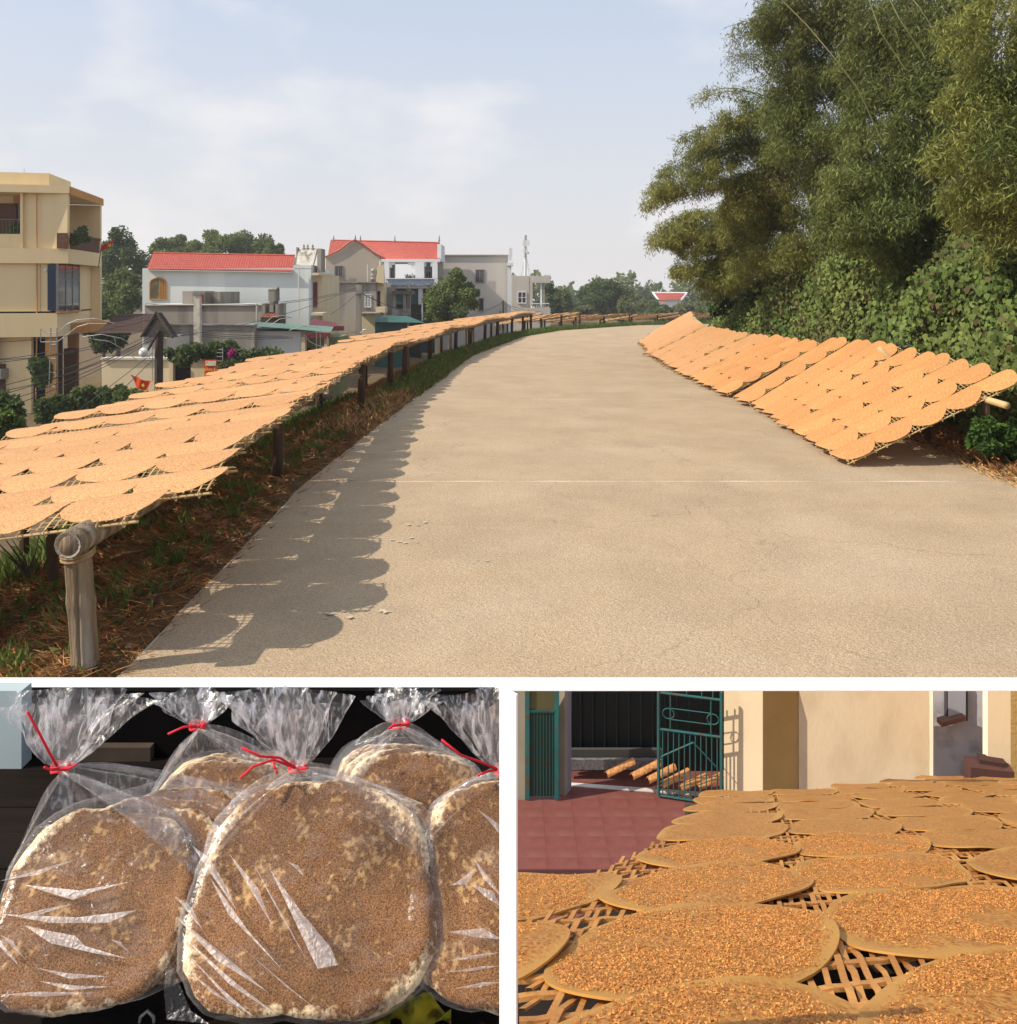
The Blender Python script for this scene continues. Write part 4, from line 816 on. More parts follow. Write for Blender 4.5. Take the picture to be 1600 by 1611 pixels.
m_bam_d = LM('bamboo_leaf_dark', (0.119, 0.158, 0.046), (0.185, 0.204, 0.058), scale=.35, c3=(.13, .125, .04), s3=.22)
m_bam_y = LM('bamboo_leaf_yellow', (0.193, 0.226, 0.058), (0.256, 0.248, 0.063), scale=.6, c3=(.075, .11, .032), s3=.8)
m_bam_l = LM('bamboo_leaf_olive', (0.185, 0.210, 0.053), (0.245, 0.238, 0.065), scale=.4, c3=(.085, .12, .038), s3=.3)
m_bam_p = LM('bamboo_leaf_pale', (0.143, 0.163, 0.078), (0.195, 0.202, 0.104), scale=.6)
m_culm = M('bamboo_culm', (.16, .17, .06), (.22, .19, .09), 2, .5, stretch=(1, 1, .2))
def bamboo(label, base, tips, vols, mat, leaf, per=1500, seed=1, culms=True, spread=.34):
    g = np.random.default_rng(seed); t = thing('bamboo_clump', P(*base), label, 'bamboo'); Pc = []
    for (px, py, D, dens) in tips:
        p2 = np.array(W(px, py, D)); p0 = np.array(P(base[0] + g.normal(0, .2), base[1] + g.normal(0, .2), base[2])); h = max(p2[2] - p0[2], 1.0)
        p1 = p0 + np.array([(p2[0] - p0[0]) * .15, (p2[1] - p0[1]) * .3, h * 1.0 + .35 * abs(p2[0] - p0[0])])
        bz = lambda s: p0 * (1 - s) ** 2 + 2 * p1 * s * (1 - s) + p2 * s * s
        m = MB(); m.path([bz(i / 14) for i in range(15)], [.045 * (1 - .93 * i / 14) * U / 2.6 + .004 for i in range(15)], 5); m.build('culm', m_culm, t)
        n = int(per * dens / 7); s = .42 + .58 * g.random(n) ** .85
        q = np.stack([bz(x) for x in s]); rad = spread * U * np.clip(1.25 - s, .12, .8); d = nrm(g.normal(size=(n, 3)) * np.array([1, 1, .55])); q = q + d * (rad * g.random(n) ** .6)[:, None]; q[:, 2] -= .25 * rad * g.random(n) + .28 * U * np.clip(s - .8, 0, 1) * g.random(n) * 2
        Pc.append(q)
    for (px, py, D, rx, rz, n) in vols:
        nb = 30; n = int(n * 1.12); c = np.array(W(px, py, D)); q, _, _ = clumps(int(n / 7), c, (rx * U, .8 * U, rz * U), nb, int(g.integers(1e6)), .85); Pc.append(q)
    q = np.concatenate(Pc); q = np.repeat(q, 7, 0); n = len(q); q = q + g.normal(0, .03 * U, (n, 3))
    a = g.uniform(0, 6.28, n); dr = np.stack([np.cos(a) * .8, np.sin(a) * .8, g.normal(-.55, .45, n)], 1); ln = leaf * U * g.uniform(.55, 1.35, n)
    leafmesh('foliage', q, dr, np.array([0, 0, 1.0]) + g.normal(0, .5, (n, 3)), ln, ln * .085, mat, t, fold=.4)
    return t
bamboo('yellowing bamboo clump nearest the camera, at the right edge', (3.9, 5.2, .6), [(1560, -120, 5.3, 1.3), (1640, -60, 5, 1.2), (1480, 150, 5.4, 1), (1450, 235, 5.4, .8), (1600, 60, 5, 1), (1520, 300, 5.4, .6)], [(1590, 90, 5.2, .5, .62, 14000), (1550, 260, 5.4, .45, .42, 9500), (1630, 220, 5.2, .4, .7, 9000), (1590, 350, 5.3, .3, .3, 5000)], m_bam_y, .052, 3800, 51)
bamboo('dark green bamboo clump behind the yellowing one', (4.6, 7.6, 1.0), [(1400, -250, 7.5, 1), (1500, -200, 7.5, 1), (1330, 60, 7.4, 1), (1560, -100, 7.6, 1), (1390, 140, 7.2, .8), (1465, 215, 7.2, 1), (1500, 130, 7.2, 1)], [(1440, 40, 7.4, .95, 1.1, 26000), (1480, 260, 7.4, .95, .9, 24000), (1400, 350, 7.4, .75, .5, 14000), (1560, 370, 7, .55, .5, 10000), (1560, 120, 7.6, .6, 1.1, 14000), (1340, 330, 7.4, .5, .45, 8000), (1475, 170, 7.2, .5, .6, 9000), (1375, 120, 7.6, .4, .45, 9000), (1375, 240, 7.6, .4, .4, 9000)], m_bam_d, .062, 2000, 52)
bamboo('tall dark bamboo clump in the middle of the thicket', (4.5, 9.3, 1.2), [(1215, -40, 9, 1), (1195, 15, 9, .8), (1262, -150, 9.2, 1), (1330, -200, 9.3, 1), (1145, 42, 9, .45), (1180, 95, 9, .8)], [(1310, 60, 9.2, .85, .95, 24000), (1290, 190, 9.2, .85, .75, 22000), (1360, 300, 9.2, .8, .6, 14000), (1250, 130, 9.3, .5, .6, 11000), (1240, 20, 9.3, .5, .5, 9000)], m_bam_d, .06, 2000, 53)
bamboo('olive bamboo clump with boughs arching out over the road', (4.3, 10.6, 1.2), [(1008, 322, 10.3, 1.5), (1040, 262, 10.4, 1.3), (1065, 215, 10.4, .8), (1092, 150, 10.4, .5), (1120, 235, 10.4, 1.5), (1090, 300, 10.4, 1.2)], [(1230, 245, 10.6, .75, .6, 18000), (1200, 320, 10.6, .6, .45, 13000), (1300, 330, 10.4, .7, .45, 11000), (1120, 265, 10.6, .45, .3, 7000), (1060, 288, 10.4, .32, .2, 3600), (1100, 225, 10.5, .28, .18, 2600), (1035, 305, 10.4, .2, .14, 1500), (1140, 205, 10.6, .3, .25, 3200), (1180, 190, 10.6, .4, .35, 5000), (1230, 400, 10.4, .6, .35, 9000), (1310, 400, 10, .6, .35, 8000)], m_bam_l, .058, 2600, 54, spread=.36)
bamboo('low olive bamboo clump drooping at the far end of the thicket', (4.2, 12.6, 1.0), [(1022, 385, 12.4, 1.2), (1040, 350, 12.4, 1), (1072, 430, 12.4, 1), (1060, 368, 12.4, 1.1), (1095, 445, 12.3, .8)], [(1150, 380, 12.5, .6, .5, 15000), (1100, 385, 12.5, .5, .4, 11000), (1050, 372, 12.5, .3, .24, 3500), (1085, 345, 12.5, .3, .2, 2800), (1080, 425, 12.5, .25, .2, 2500), (1130, 440, 12.6, .5, .35, 8000), (1190, 340, 12.5, .5, .5, 9000), (1210, 420, 12.3, .4, .4, 6000), (1180, 410, 11.8, .45, .4, 9000), (1150, 345, 11.5, .35, .4, 6000), (1227, 355, 10.8, .35, .3, 7000), (1170, 300, 11, .3, .25, 4000), (1150, 430, 12, .35, .35, 6000)], m_bam_l, .062, 2600, 55, spread=.34)
bamboo('thin pale bamboo boughs arching against the sky', (4.6, 10.4, 1.2), [(1142, 60, 10.6, .75), (1150, 92, 10.6, .7), (1092, 158, 10.6, .4), (1170, 130, 10.6, .6), (1165, 40, 10.6, .6)], [(1170, 85, 10.8, .22, .3, 1100)], m_bam_p, .05, 1700, 56, spread=.26)
# leaning bare culms seen against the foliage
lc = thing('leaning_culm', W(1390, 225, 6.9), 'long bare bamboo culm leaning diagonally across the thicket', 'bamboo')
m = MB(); m.path([W(1388, 222, 6.85), W(1350, 140, 6.8), W(1312, 90, 6.8), (W(1270, 40, 6.9)), W(1225, -5, 7)], [.013, .013, .012, .011, .009], 6); m.build('culm', m_culm, lc)
for k in range(3):
    lc2 = thing('leaning_culm', W(1430 + 40 * k, 130, 6.6), f'{["slender", "short bent", "faint upper"][k]} bare culm among the dark bamboo leaves', 'bamboo'); m = MB(); m.path([W(1425 + 30 * k, 110 - 20 * k, 6.6), W(1385 + 30 * k, 50 - 20 * k, 6.6), W(1360 + 30 * k, -20, 6.7)], [.011, .011, .009], 5); m.build('culm', m_culm, lc2)
# ------------------------------------------------------------------ drying trays with rice sheets
m_weave = M('woven_bamboo', (.50, .33, .14), (.36, .22, .085), 7, .75, island=.35)
m_rod = M('bamboo_rod', (.55, .40, .20), (.42, .28, .12), 3, .6, island=.25)
m_post = M('old_bamboo_post', (.30, .225, .14), (.13, .09, .055), 16, .85, 1.0, 70, stretch=(1, 1, .07), c3=(.46, .41, .34), s3=7, detail=8)
m_postd = M('dark_wood_post', (.10, .06, .035), (.05, .032, .02), 3, .9, .5, 18, stretch=(1, 1, .15))
m_tie = M('tie_strip', (.36, .24, .12), (.25, .16, .08), 6, .8)
def sheet_mat(name, c1, c2, c3):
    m = M(name, c1, c2, 2.2, .62, .0, trans=.10, spec=.35)
    t = m.node_tree; n = t.nodes; l = t.links.new; b = n['Principled BSDF']; co = n.new('ShaderNodeTexCoord')
    vr = n.new('ShaderNodeTexVoronoi'); vr.inputs['Scale'].default_value = 70; l(co.outputs['Object'], vr.inputs['Vector'])
    gn = n.new('ShaderNodeTexNoise'); gn.inputs['Scale'].default_value = 55; gn.inputs['Detail'].default_value = 6; l(co.outputs['Object'], gn.inputs['Vector'])
    src = b.inputs['Base Color'].links[0].from_socket
    rr = n.new('ShaderNodeValToRGB'); rr.color_ramp.elements[0].position = .42; rr.color_ramp.elements[1].position = .62; l(gn.outputs['Fac'], rr.inputs[0])
    mx = n.new('ShaderNodeMixRGB'); mx.inputs[2].default_value = (*c3, 1); l(rr.outputs[0], mx.inputs[0]); l(src, mx.inputs[1])
    sp_ = n.new('ShaderNodeTexNoise'); sp_.inputs['Scale'].default_value = 75; sp_.inputs['Detail'].default_value = 3; l(co.outputs['Object'], sp_.inputs['Vector'])
    oi = n.new('ShaderNodeObjectInfo'); ov = n.new('ShaderNodeMapRange'); ov.inputs[3].default_value = .90; ov.inputs[4].default_value = 1.08; l(oi.outputs['Random'], ov.inputs[0])
    sv = n.new('ShaderNodeMapRange'); sv.inputs[1].default_value = .34; sv.inputs[2].default_value = .62; sv.inputs[3].default_value = .62; sv.inputs[4].default_value = 1.18; l(sp_.outputs['Fac'], sv.inputs[0])
    vm = n.new('ShaderNodeMath'); vm.operation = 'MULTIPLY'; l(ov.outputs[0], vm.inputs[0]); l(sv.outputs[0], vm.inputs[1]); hs = n.new('ShaderNodeHueSaturation'); l(vm.outputs[0], hs.inputs['Value']); l(mx.outputs[0], hs.inputs['Color']); l(hs.outputs[0], b.inputs['Base Color'])
    bp = n.new('ShaderNodeBump'); bp.inputs['Strength'].default_value = .5; bp.inputs['Distance'].default_value = .012; l(gn.outputs['Fac'], bp.inputs['Height']); l(bp.outputs[0], b.inputs['Normal'])
    return m
m_sheet = sheet_mat('rice_sheet_orange', (.62, .315, .125), (.57, .285, .11), (.68, .37, .165))
m_sheet2 = sheet_mat('rice_sheet_golden', (.60, .27, .09), (.55, .24, .08), (.66, .32, .118))

def weave_mesh(name, Lx, w, arch, nl, nc, rods=True, near=True):
    m = MB(); z = lambda y: arch * (1 - (2 * y / w) ** 2); hw = .0045 * U
    for i in range(nl):                              # long ribbons
        y = -w / 2 + w * (i + .5) / nl; k = nc if near else 10
        m.grid(k, 1, lambda u, v, y=y: Vector((Lx * u, y + (v - .5) * hw, z(y) + .0016 * U * (1 if (int(u * k + .5) + i) % 2 else -1) * (1 if near else 0))))
    for j in range(nc):                              # cross ribbons
        x = Lx * (j + .5) / nc
        m.grid(1, 8, lambda u, v, x=x: Vector((x + (u - .5) * hw, w * (v - .5), z(w * (v - .5)) + .0005 * U)))
    return m.mesh(name, m_weave)
def rods_mesh(name, Lx, w, arch, ties):
    m = MB(); r = .0042 * U
    for y in (-w / 2 + .006 * U, w / 2 - .006 * U): m.path([(0, y, -.011 * U), (Lx / 2, y, -.011 * U), (Lx, y, -.011 * U)], r, 6)
    for x in (.01 * U, Lx - .01 * U): m.path([(x, w * (v / 6 - .5), arch * (1 - (2 * (v / 6 - .5)) ** 2)) for v in range(7)], r * .7, 5)
    for i in range(ties):
        x = Lx * (i + .5) / ties
        for y in (-w / 2, w / 2): m.path([(x, y + .011 * U * math.cos(a), -.010 * U + .010 * U * math.sin(a)) for a in (0, 1.25, 2.5, 3.77, 5.0, 6.28)], .0022 * U, 4, False)
    return m.mesh(name, m_rod)
def sheet_mesh(name, rx, ry, w, arch, seed, mat, ex=.80, seg=28, rings=5):
    g = random.Random(seed); ph = [g.random() * 6.28 for _ in range(4)]; vs = [Vector((0, 0, arch + .003 * U))]; fs = []
    for i in range(1, rings + 1):
        r = i / rings
        for k in range(seg):
            a = 2 * math.pi * k / seg; q = 1 + .02 * math.sin(3 * a + ph[0]) + .015 * math.sin(5 * a + ph[1])
            x, y = rx * r * q * math.copysign(abs(math.cos(a)) ** ex, math.cos(a)), ry * r * q * math.copysign(abs(math.sin(a)) ** ex, math.sin(a))
            z = arch * (1 - (2 * y / w) ** 2) + .003 * U + .007 * x + r ** 3 * .0013 * U * (math.sin(2 * a + ph[2]) + .6 * math.sin(5 * a + ph[3]))
            vs.append(Vector((x, y, z)))
    for k in range(seg): fs.append((0, 1 + k, 1 + (k + 1) % seg))
    for i in range(rings - 1):
        for k in range(seg): fs.append((1 + i * seg + k, 1 + (i + 1) * seg + k, 1 + (i + 1) * seg + (k + 1) % seg, 1 + i * seg + (k + 1) % seg))
    n = len(vs); rim = range(n - seg, n); vs += [vs[i].copy() for i in rim] + [vs[i] - Vector((0, 0, .0010 * U)) for i in rim]
    for k in range(seg): fs.append((n + k, n + seg + k, n + seg + (k + 1) % seg, n + (k + 1) % seg))
    m = MB(); m.add(vs, fs); return m.mesh(name, mat, None, True)
PITCH, TW, NP = .256, .243, 6
LT = PITCH * NP * U; AR = .021 * U
WV = [weave_mesh('weave', LT, TW * U, AR, 11, 66), weave_mesh('weave', LT, TW * U, AR, 11, 66, near=False)]
RD = rods_mesh('side_rod', LT, TW * U, AR, 22)
SH = [sheet_mesh('rice_sheet', .133 * U, .1235 * U, TW * U, AR, s, m_sheet) for s in range(5)]
LR = 1.10; NPR = 5; PR = LR / NPR
WVR = weave_mesh('weave', LR * U, .232 * U, .032 * U, 11, 50, near=False); RDR = rods_mesh('side_rod', LR * U, .232 * U, .032 * U, 16)
SHR = [sheet_mesh('rice_sheet', .127 * U, .1235 * U, .232 * U, .032 * U, 50 + s, m_sheet2, .84) for s in range(5)]
def frame(ex, ey_hint):
    ex = Vector(ex).normalized(); ez = ex.cross(Vector(ey_hint)).normalized(); ey = ez.cross(ex)
    return Matrix((ex, ey, ez)).transposed()
SHF = [sheet_mesh('far_sheet', .140 * U, .1235 * U, TW * U, AR, s, m_sheet, .80, 14, 2) for s in range(2)]
SHRF = [sheet_mesh('far_sheet', .127 * U, .1235 * U, .232 * U, .032 * U, 50 + s, m_sheet2, .84, 14, 2) for s in range(2)]
stuff_sheets = []
def tray(org, R, weave, rods, sheets, pitch, n, label, group, individual, slab, off=.5):
    t = thing('drying_tray', org, label, 'drying tray', group); t.rotation_euler = R.to_euler()
    link('weave', weave, t); link('side_rod', rods, t)
    for k in range(n):
        me = rnd.choice(sheets if individual else (SHF if sheets is SH else SHRF)); x = pitch * U * (k + off) + rnd.gauss(0, .006) * U; lc = Vector((x, rnd.gauss(0, .004) * U, rnd.uniform(0, .002) * U)); rz = rnd.gauss(0, .03)
        if individual:
            o = link('rice_sheet', me, None, org + R @ lc); o.rotation_euler = (R @ Matrix.Rotation(rz, 3, 'Z')).to_euler()
            tag(o, slab(k), 'rice sheet', 'seeded rice sheets drying on the woven trays')
        else: stuff_sheets.append((me, org + R @ lc, R @ Matrix.Rotation(rz, 3, 'Z')))
# --- the long rack on the left: trays laid side by side across two rails, tilted to the sun
RE = [(2.05, -.985), (2.27, -.985), (2.52, -.88), (2.76, -.93), (3.0, -.98), (3.53, -1.007), (4.24, -1.05), (5.2, -1.10), (6.45, -1.16), (8.73, -1.11), (10.5, -.97), (12.4, -.77), (16, -.25), (19, .28), (21.5, .78)]
ZE = [(2, .42), (6, .42), (12, .42), (16, .43), (22, .42)]
SL = .127
d = 2.272; k = 0
while d < 21.3:
    yaw = math.atan((lerp(d + .3, RE) - lerp(d - .3, RE)) / .6) if d > 5 else 0
    jx = rnd.gauss(0, .014) if d > 3.2 else 0; jz = rnd.gauss(0, .008); z = lerp(d, ZE) + jz + (0.03 * math.sin(d * 1.7) if d > 7 else 0)
    ex = Vector((-math.cos(yaw * .6), math.sin(yaw * .6), -SL + rnd.gauss(0, .006))); R = frame(ex, (0, -1, 0)) @ Matrix.Rotation(math.radians(-3.5), 3, 'X')
    org = P(lerp(d, RE) + jx, d, z); nr = k + 1
    tray(org, R, WV[0 if d < 5 else 1], RD, SH, PITCH, NP, f'arched woven bamboo tray, {ordi(nr)} from the near end of the left rack', 'woven trays of the long left rack', k < 20,
         lambda q, nr=nr: f'orange rice sheet, {ordi(q + 1)} from the road edge, {ordi(nr)} tray of the left rack')
    k += 1; d += TW + .006
# further racks round the bend
far = 0
for (x0, d0, x1, d1, z) in ((1.0, 22.4, 2.3, 25.0, .27), (2.2, 25.4, 4.3, 28.2, .16), (4.4, 28.4, 6.6, 30.6, .10), (6.8, 30.8, 9.3, 32.6, .08), (.2, 23.5, 1.2, 26.5, .2)):
    n = int(math.hypot(x1 - x0, d1 - d0) / TW); rk = Vector((x1 - x0, d1 - d0, 0)).normalized(); acr = Vector((-rk.y, rk.x, -.16))
    for i in range(n):
        u = i / n; R = frame(acr, -rk); far += 1
        tray(P(x0 + (x1 - x0) * u, d0 + (d1 - d0) * u, z + rnd.gauss(0, .02)), R, WV[1], RD, SH, PITCH, NP, f'small distant tray of rice sheets, {ordi(far)} along the racks round the bend', 'distant trays round the bend', False, None)
    for u in (0, .5, 1):
        for s in (.12, 1.3):
            m = MB(); q = Vector((x0 + (x1 - x0) * u, d0 + (d1 - d0) * u, 0)) + acr * s; gz = float(ground_z(np.array([q.x]), np.array([q.y]))[0]); m.tube(P(q.x, q.y, gz - .02), P(q.x, q.y, z - .17 * s), .05 * U * .7, .045 * U * .7, 6)
            tag(m.build('rack_post', m_postd), 'dark wooden post under the distant racks round the bend', 'post', 'posts of the distant racks')
# rails and posts of the left rack
bl = [d for d in np.arange(2.06, 21.4, .8)]
for nm, o, lab in (('log_beam', .13, 'thick log beam carrying the road-side end of the left rack'), ('rail', .80, 'middle rail under the left rack'), ('rail', 1.40, 'outer rail under the far side of the left rack')):
    m = MB(); m.path([P(lerp(d, RE) - o if d > 3 else -.985 - o + .0, d, lerp(d, ZE) - SL * o - (.052 if o < .5 else .05)) for d in bl], [(.036 if o < .5 else .026) * U * (1 + .08 * math.sin(3 * i)) for i in range(len(bl))], 12)
    b = m.build(nm, m_post if o < .5 else m_postd, smooth=True); tag(b, lab, 'beam')
    if o < .5:
        m = MB(); c = P(-1.115, 2.058, .42 - SL * .13 - .052); m.grid(14, 1, lambda u, v: c + Vector((math.cos(2 * math.pi * u), 0, math.sin(2 * math.pi * u))) * (.004 if v else .033) * U + Vector((0, .010 * U * v, 0))); m.build('cut_end', M('cut_wood', (.40, .36, .30), (.24, .21, .17), 30, .9, .5, 60), b)
posts = [(4.24, -1.20, .028), (6.92, -1.25, .032), (8.26, -1.20, .03), (9.14, -1.165, .032), (11.4, -1.10, .03), (12.8, -.83, .03), (14.2, -.66, .03), (15.6, -.45, .03), (17, -.23, .035), (18.6, .08, .03), (20.0, .35, .03), (21.2, .58, .035)]
for i, (d, x, r) in enumerate(posts):
    gz = float(ground_z(np.array([x]), np.array([d]))[0]); zt = lerp(d, ZE) - SL * .13 - .045; m = MB(); m.path([P(x - .01, d, gz - .04), P(x, d, (gz + zt) / 2), P(x + .006, d, zt)], [r * U * 1.05, r * U, r * U * .95], 9)
    t = m.build('rack_post', m_postd, smooth=True); tag(t, f'dark upright post, {ordi(i + 2)} from the near end along the road edge of the left rack', 'post', 'posts along the left rack')
for i, d in enumerate((2.6, 4.1, 6.4, 8.3, 10.2, 12.4, 14.8, 17.2, 19.5)):
    for o in (.80, 1.40):
        x = lerp(d, RE) - o; gz = float(ground_z(np.array([x]), np.array([d]))[0]); m = MB(); m.tube(P(x, d, gz - .04), P(x, d, lerp(d, ZE) - SL * o - .05), .024 * U, .022 * U, 7)
        tag(m.build('rack_post', m_postd), f'thin {"inner" if o < 1 else "outer"} post under the left rack, {ordi(i + 1)} from the near end', 'post', 'inner posts of the left rack')
# big near bamboo post carrying the beam end, split down one side
np_ = thing('bamboo_post', P(-1.1, 2.13, -.1), 'thick weathered bamboo post holding the log beam at the near end', 'post', None)
A_ = W(139, 1110, 2.13); B_ = W(122, 864, 2.13)
m = MB(); pts = [A_.lerp(B_, i / 12) for i in range(13)]; rr = [.033 * U * (1.0 + (.10 if i in (3, 8) else 0)) for i in range(13)]; 
def shaft(u, v):
    i = v * 12; k = min(11, int(i)); c = pts[k].lerp(pts[k + 1], i - k); r = rr[k] + (rr[k + 1] - rr[k]) * (i - k); w = 2 * math.pi * u
    q = 1 - .16 * math.exp(-(((w - 4.95 + .12 * math.sin(v * 5)) / .09) ** 2)) * (v < .9) - .05 * math.exp(-(((w - 4.2) / .05) ** 2)) + .025 * mnoise.noise(Vector((math.cos(w) * 2, math.sin(w) * 2, v * 6)))
    return c + Vector((math.cos(w), math.sin(w), 0)) * r * q
m.grid(72, 36, shaft); m.build('shaft', m_post, np_, True)
for u in (.26, .245):
    m = MB(); c = A_.lerp(B_, u); m.path([c + Vector((.036 * U * math.cos(a), .036 * U * math.sin(a), 0)) for a in np.linspace(0, 6.283, 15)], .0045 * U, 5, False); m.build('wire_band', m_wire, np_)
for u, a in ((.985, 0.3), (.96, .5)):
    m = MB(); c = A_.lerp(B_, u) + Vector((.0, -.0, 0)); m.path([c + Vector((.038 * U * math.cos(w), .038 * U * math.sin(w), .02 * math.sin(w + a))) for w in np.linspace(0, 6.283, 15)], .005 * U, 5, False); m.build('lashing', m_tie, np_)
for (px, y0, y1, D, r, lab) in ((82, 838, 912, 2.75, .022, 'thin brown stake behind the big near bamboo post'),):
    m = MB(); m.tube(W(px + 2, y1, D), W(px - 2, y0 - 10, D), r * U * .8, r * U * .75, 8); tag(m.build('rack_stake', m_postd), lab, 'post')

# --- slanting racks on the right: trays lean from the road up to a pole
GROUPS = [
    ('A', (1.88, 4.57, .03), (2.0, 5.93, .03), (2.90, 6.0, .52), (2.856, 4.57, .482), 6, 'nearest'),
    ('B', (2.0, 5.95, .03), (2.03, 7.31, .03), (3.07, 7.6, .567), (2.95, 6.12, .56), 6, 'second'),
    ('C', (1.985, 7.46, .03), (1.96, 9.62, .03), (3.18, 10.0, .52), (3.06, 7.75, .53), 9, 'third'),
    ('D', (1.97, 9.66, .03), (2.1, 12.2, .03), (3.2, 12.8, .48), (3.19, 10.1, .53), 11, 'fourth'),
    ('E', (2.15, 12.3, .03), (2.42, 15.06, .03), (3.7, 15.5, .55), (3.3, 12.9, .50), 12, 'fifth'),
    ('F', (2.5, 15.2, .03), (3.2, 18, .03), (4.3, 18.5, .55), (3.75, 15.6, .54), 12, 'farthest')]
for gname, nb, fb, ft, nt, n, word in GROUPS:
    nb, fb, ft, nt = map(Vector, (nb, fb, ft, nt))
    for i in range(n):
        u = (i + .5) / n; lo = nb.lerp(fb, u); hi = nt.lerp(ft, u); R = frame(hi - lo, (fb - nb)); 
        if R.col[2].z < 0: R = frame(hi - lo, (nb - fb))
        R = R @ Matrix.Rotation(math.radians(4.0), 3, 'X')
        lo = lo + Vector((rnd.gauss(0, .02), 0, rnd.gauss(0, .004)))
        tray(P(*lo), R, WVR, RDR, SHR, PR, NPR, f'arched tray leaning on the bank, {ordi(i + 1)} tray of the {word} right-hand rack', f'trays of the right-hand racks', gname in 'ABC' and not (gname == 'C' and i > 5),
             lambda q, i=i, word=word: f'golden rice sheet, {ordi(q + 1)} up from the road on the {ordi(i + 1)} tray, {word} right rack')
    # carrying poles
    a, b = nt, ft; off = (nt - nb) * .16
    m = MB(); m.path([P(*(a - off + (a - b) * .12 - Vector((0, 0, .035)))), P(*((a + b) / 2 - off - Vector((0, 0, .035)))), P(*(b - off - Vector((0, 0, .035))))], .02 * U, 8); tag(m.build('carrying_pole', m_rod, smooth=True), f'pale bamboo pole carrying the upper ends of the {word} right-hand rack', 'pole')
    for u in (.02, .5, .98):
        q = a.lerp(b, u) - off; gz = float(ground_z(np.array([q.x]), np.array([q.y]))[0]); m = MB(); m.tube(P(q.x, q.y, gz - .05), P(q.x, q.y, q.z - .04), .02 * U, n=7); tag(m.build('rack_post', m_postd), f'{["near", "middle", "far"][int(u * 2 + .5)]} support post hidden under the {word} right-hand rack', 'post', 'posts of the right-hand racks')
m = MB(); m.tube(P(2.985, 6.04, .3), W(1383, 546, 6.03), .024 * U, .022 * U, 8); tag(m.build('bamboo_stake', m_rod, smooth=True), 'short pale bamboo stake standing between the two nearest right racks', 'stake')
# the rest of the sheets, past the three hundred largest
nv = 0; VV = []; FF = []
for me, loc, R in stuff_sheets:
    co = np.empty(len(me.vertices) * 3, np.float32); me.vertices.foreach_get('co', co); co = co.reshape(-1, 3)
    VV.append(co @ np.array(R).T + np.array(loc)); nv += len(co)
base = 0; polys = []
for (me, _, _), v in zip(stuff_sheets, VV):
    k = getattr(me, 'name')
    if k not in MATS: MATS[k] = [tuple(p.vertices) for p in me.polygons]
    polys += [tuple(i + base for i in f) for f in MATS[k]]; base += len(v)
allv = np.concatenate(VV)
mm_ = bpy.data.meshes.new('distant_rice_sheet'); mm_.from_pydata(allv.tolist(), [], polys); mm_.materials.append(m_sheet); mm_.polygons.foreach_set('use_smooth', [True] * len(polys))
tag(link('distant_rice_sheet', mm_), kind='stuff')
# ------------------------------------------------------------------ white gutters between the panels, built as board beam and post
m_wb = M('white_gloss_paint', (.86, .86, .86), (.83, .83, .83), 3, .6)
BD = 3.2; KZ = 631 / F * BD
bm_ = MB(); bm_.box(-2.4, 2.4, BD, KZ / (611 / F), U - KZ - .003, U - KZ); bm = bm_.build('panel_gutter_beam', m_wb); tag(bm, 'white panel gutter built as a long flat board above both stalls', 'beam')
for x in (-2.36, 2.36):
    m = MB(); m.box(x - .04, x + .04, BD + .01, BD + .07, 0, U - KZ - .013); m.build('leg', m_wb, bm)
pd = .430; hw = 13 / F * pd
nx_, ny_ = -.77, -.64
pm_ = MB(); tx, ty = -ny_ * 1.0, nx_ * 1.0; s = hw / abs(tx)
pm_.obox((0, pd, (U - 631 / F * pd) / 2), (tx * s, ty * s, 0), (nx_ * .0006, ny_ * .0006, 0), (0, 0, (U - 631 / F * pd) / 2 + .0004))
tag(pm_.build('panel_gutter_post', m_wb), 'white panel gutter built as a thin upright board between crackers and rack', 'post')

# ------------------------------------------------------------------ left stall: bagged crackers on a dark table
TZ = U - .955; XE = -.0115
m_table = M('dark_table_wood', (.014, .010, .008), (.007, .005, .004), 9, .7, .4, 40, stretch=(.12, 1, 1), spec=.06)
tb = thing('wooden_table', (-.6, 1.3, 0), 'dark planked wooden table under the bagged crackers', 'table')
ys = [.86, 1.02, 1.18, 1.34, 1.50, 1.66]
for y0, y1 in zip(ys, ys[1:]):
    m = MB(); m.box(-1.25, XE, y0 + .0015, y1 - .0015, TZ - .03, TZ); m.build('plank', m_table, tb)
for x in (-1.2, XE - .06):
    for y in (.9, 1.6): m = MB(); m.box(x, x + .05, y, y + .05, 0, TZ - .031); m.build('leg', m_table, tb)
bb = thing('dark_back_board', (-.6, 1.68, 0), 'black board closing the cracker stall behind the bags', 'board')
ztop = lambda D: U - 632 / F * D
m = MB(); m.box(-1.3, XE, 1.664, 1.68, 0, ztop(1.664)); m.build('panel', M('black_board', (.003, .003, .003), (.005, .004, .004), 6, .95, spec=.05), bb)
m = MB(); a = C(128, 1196, 1.65); b = C(238, 1174, 1.65); m.box(a.x, b.x, 1.645, 1.663, a.z, b.z); m.build('shelf_strip', M('dim_shelf_wood', (.07, .05, .035), (.045, .03, .022), 8, .8), bb)
m = MB(); a = C(0, 1300, 1.64); b = C(43, 1300, 1.64); m.box(-1.3, b.x, 1.62, 1.655, TZ, ztop(1.62)); tag(m.build('grey_door_jamb', M('grey_blue_paint', (.42, .50, .52), (.36, .43, .45), 4, .6)), 'pale grey-blue door jamb at the far left of the cracker stall', 'door jamb')
m = MB(); m.path([C(70, 1170, 1.655), C(74, 1215, 1.655)], .004, 5); tag(m.build('cracked_label', M('dim_tag', (.06, .07, .06))), 'dim narrow tag hanging in the stall behind the leftmost bag', 'tag')

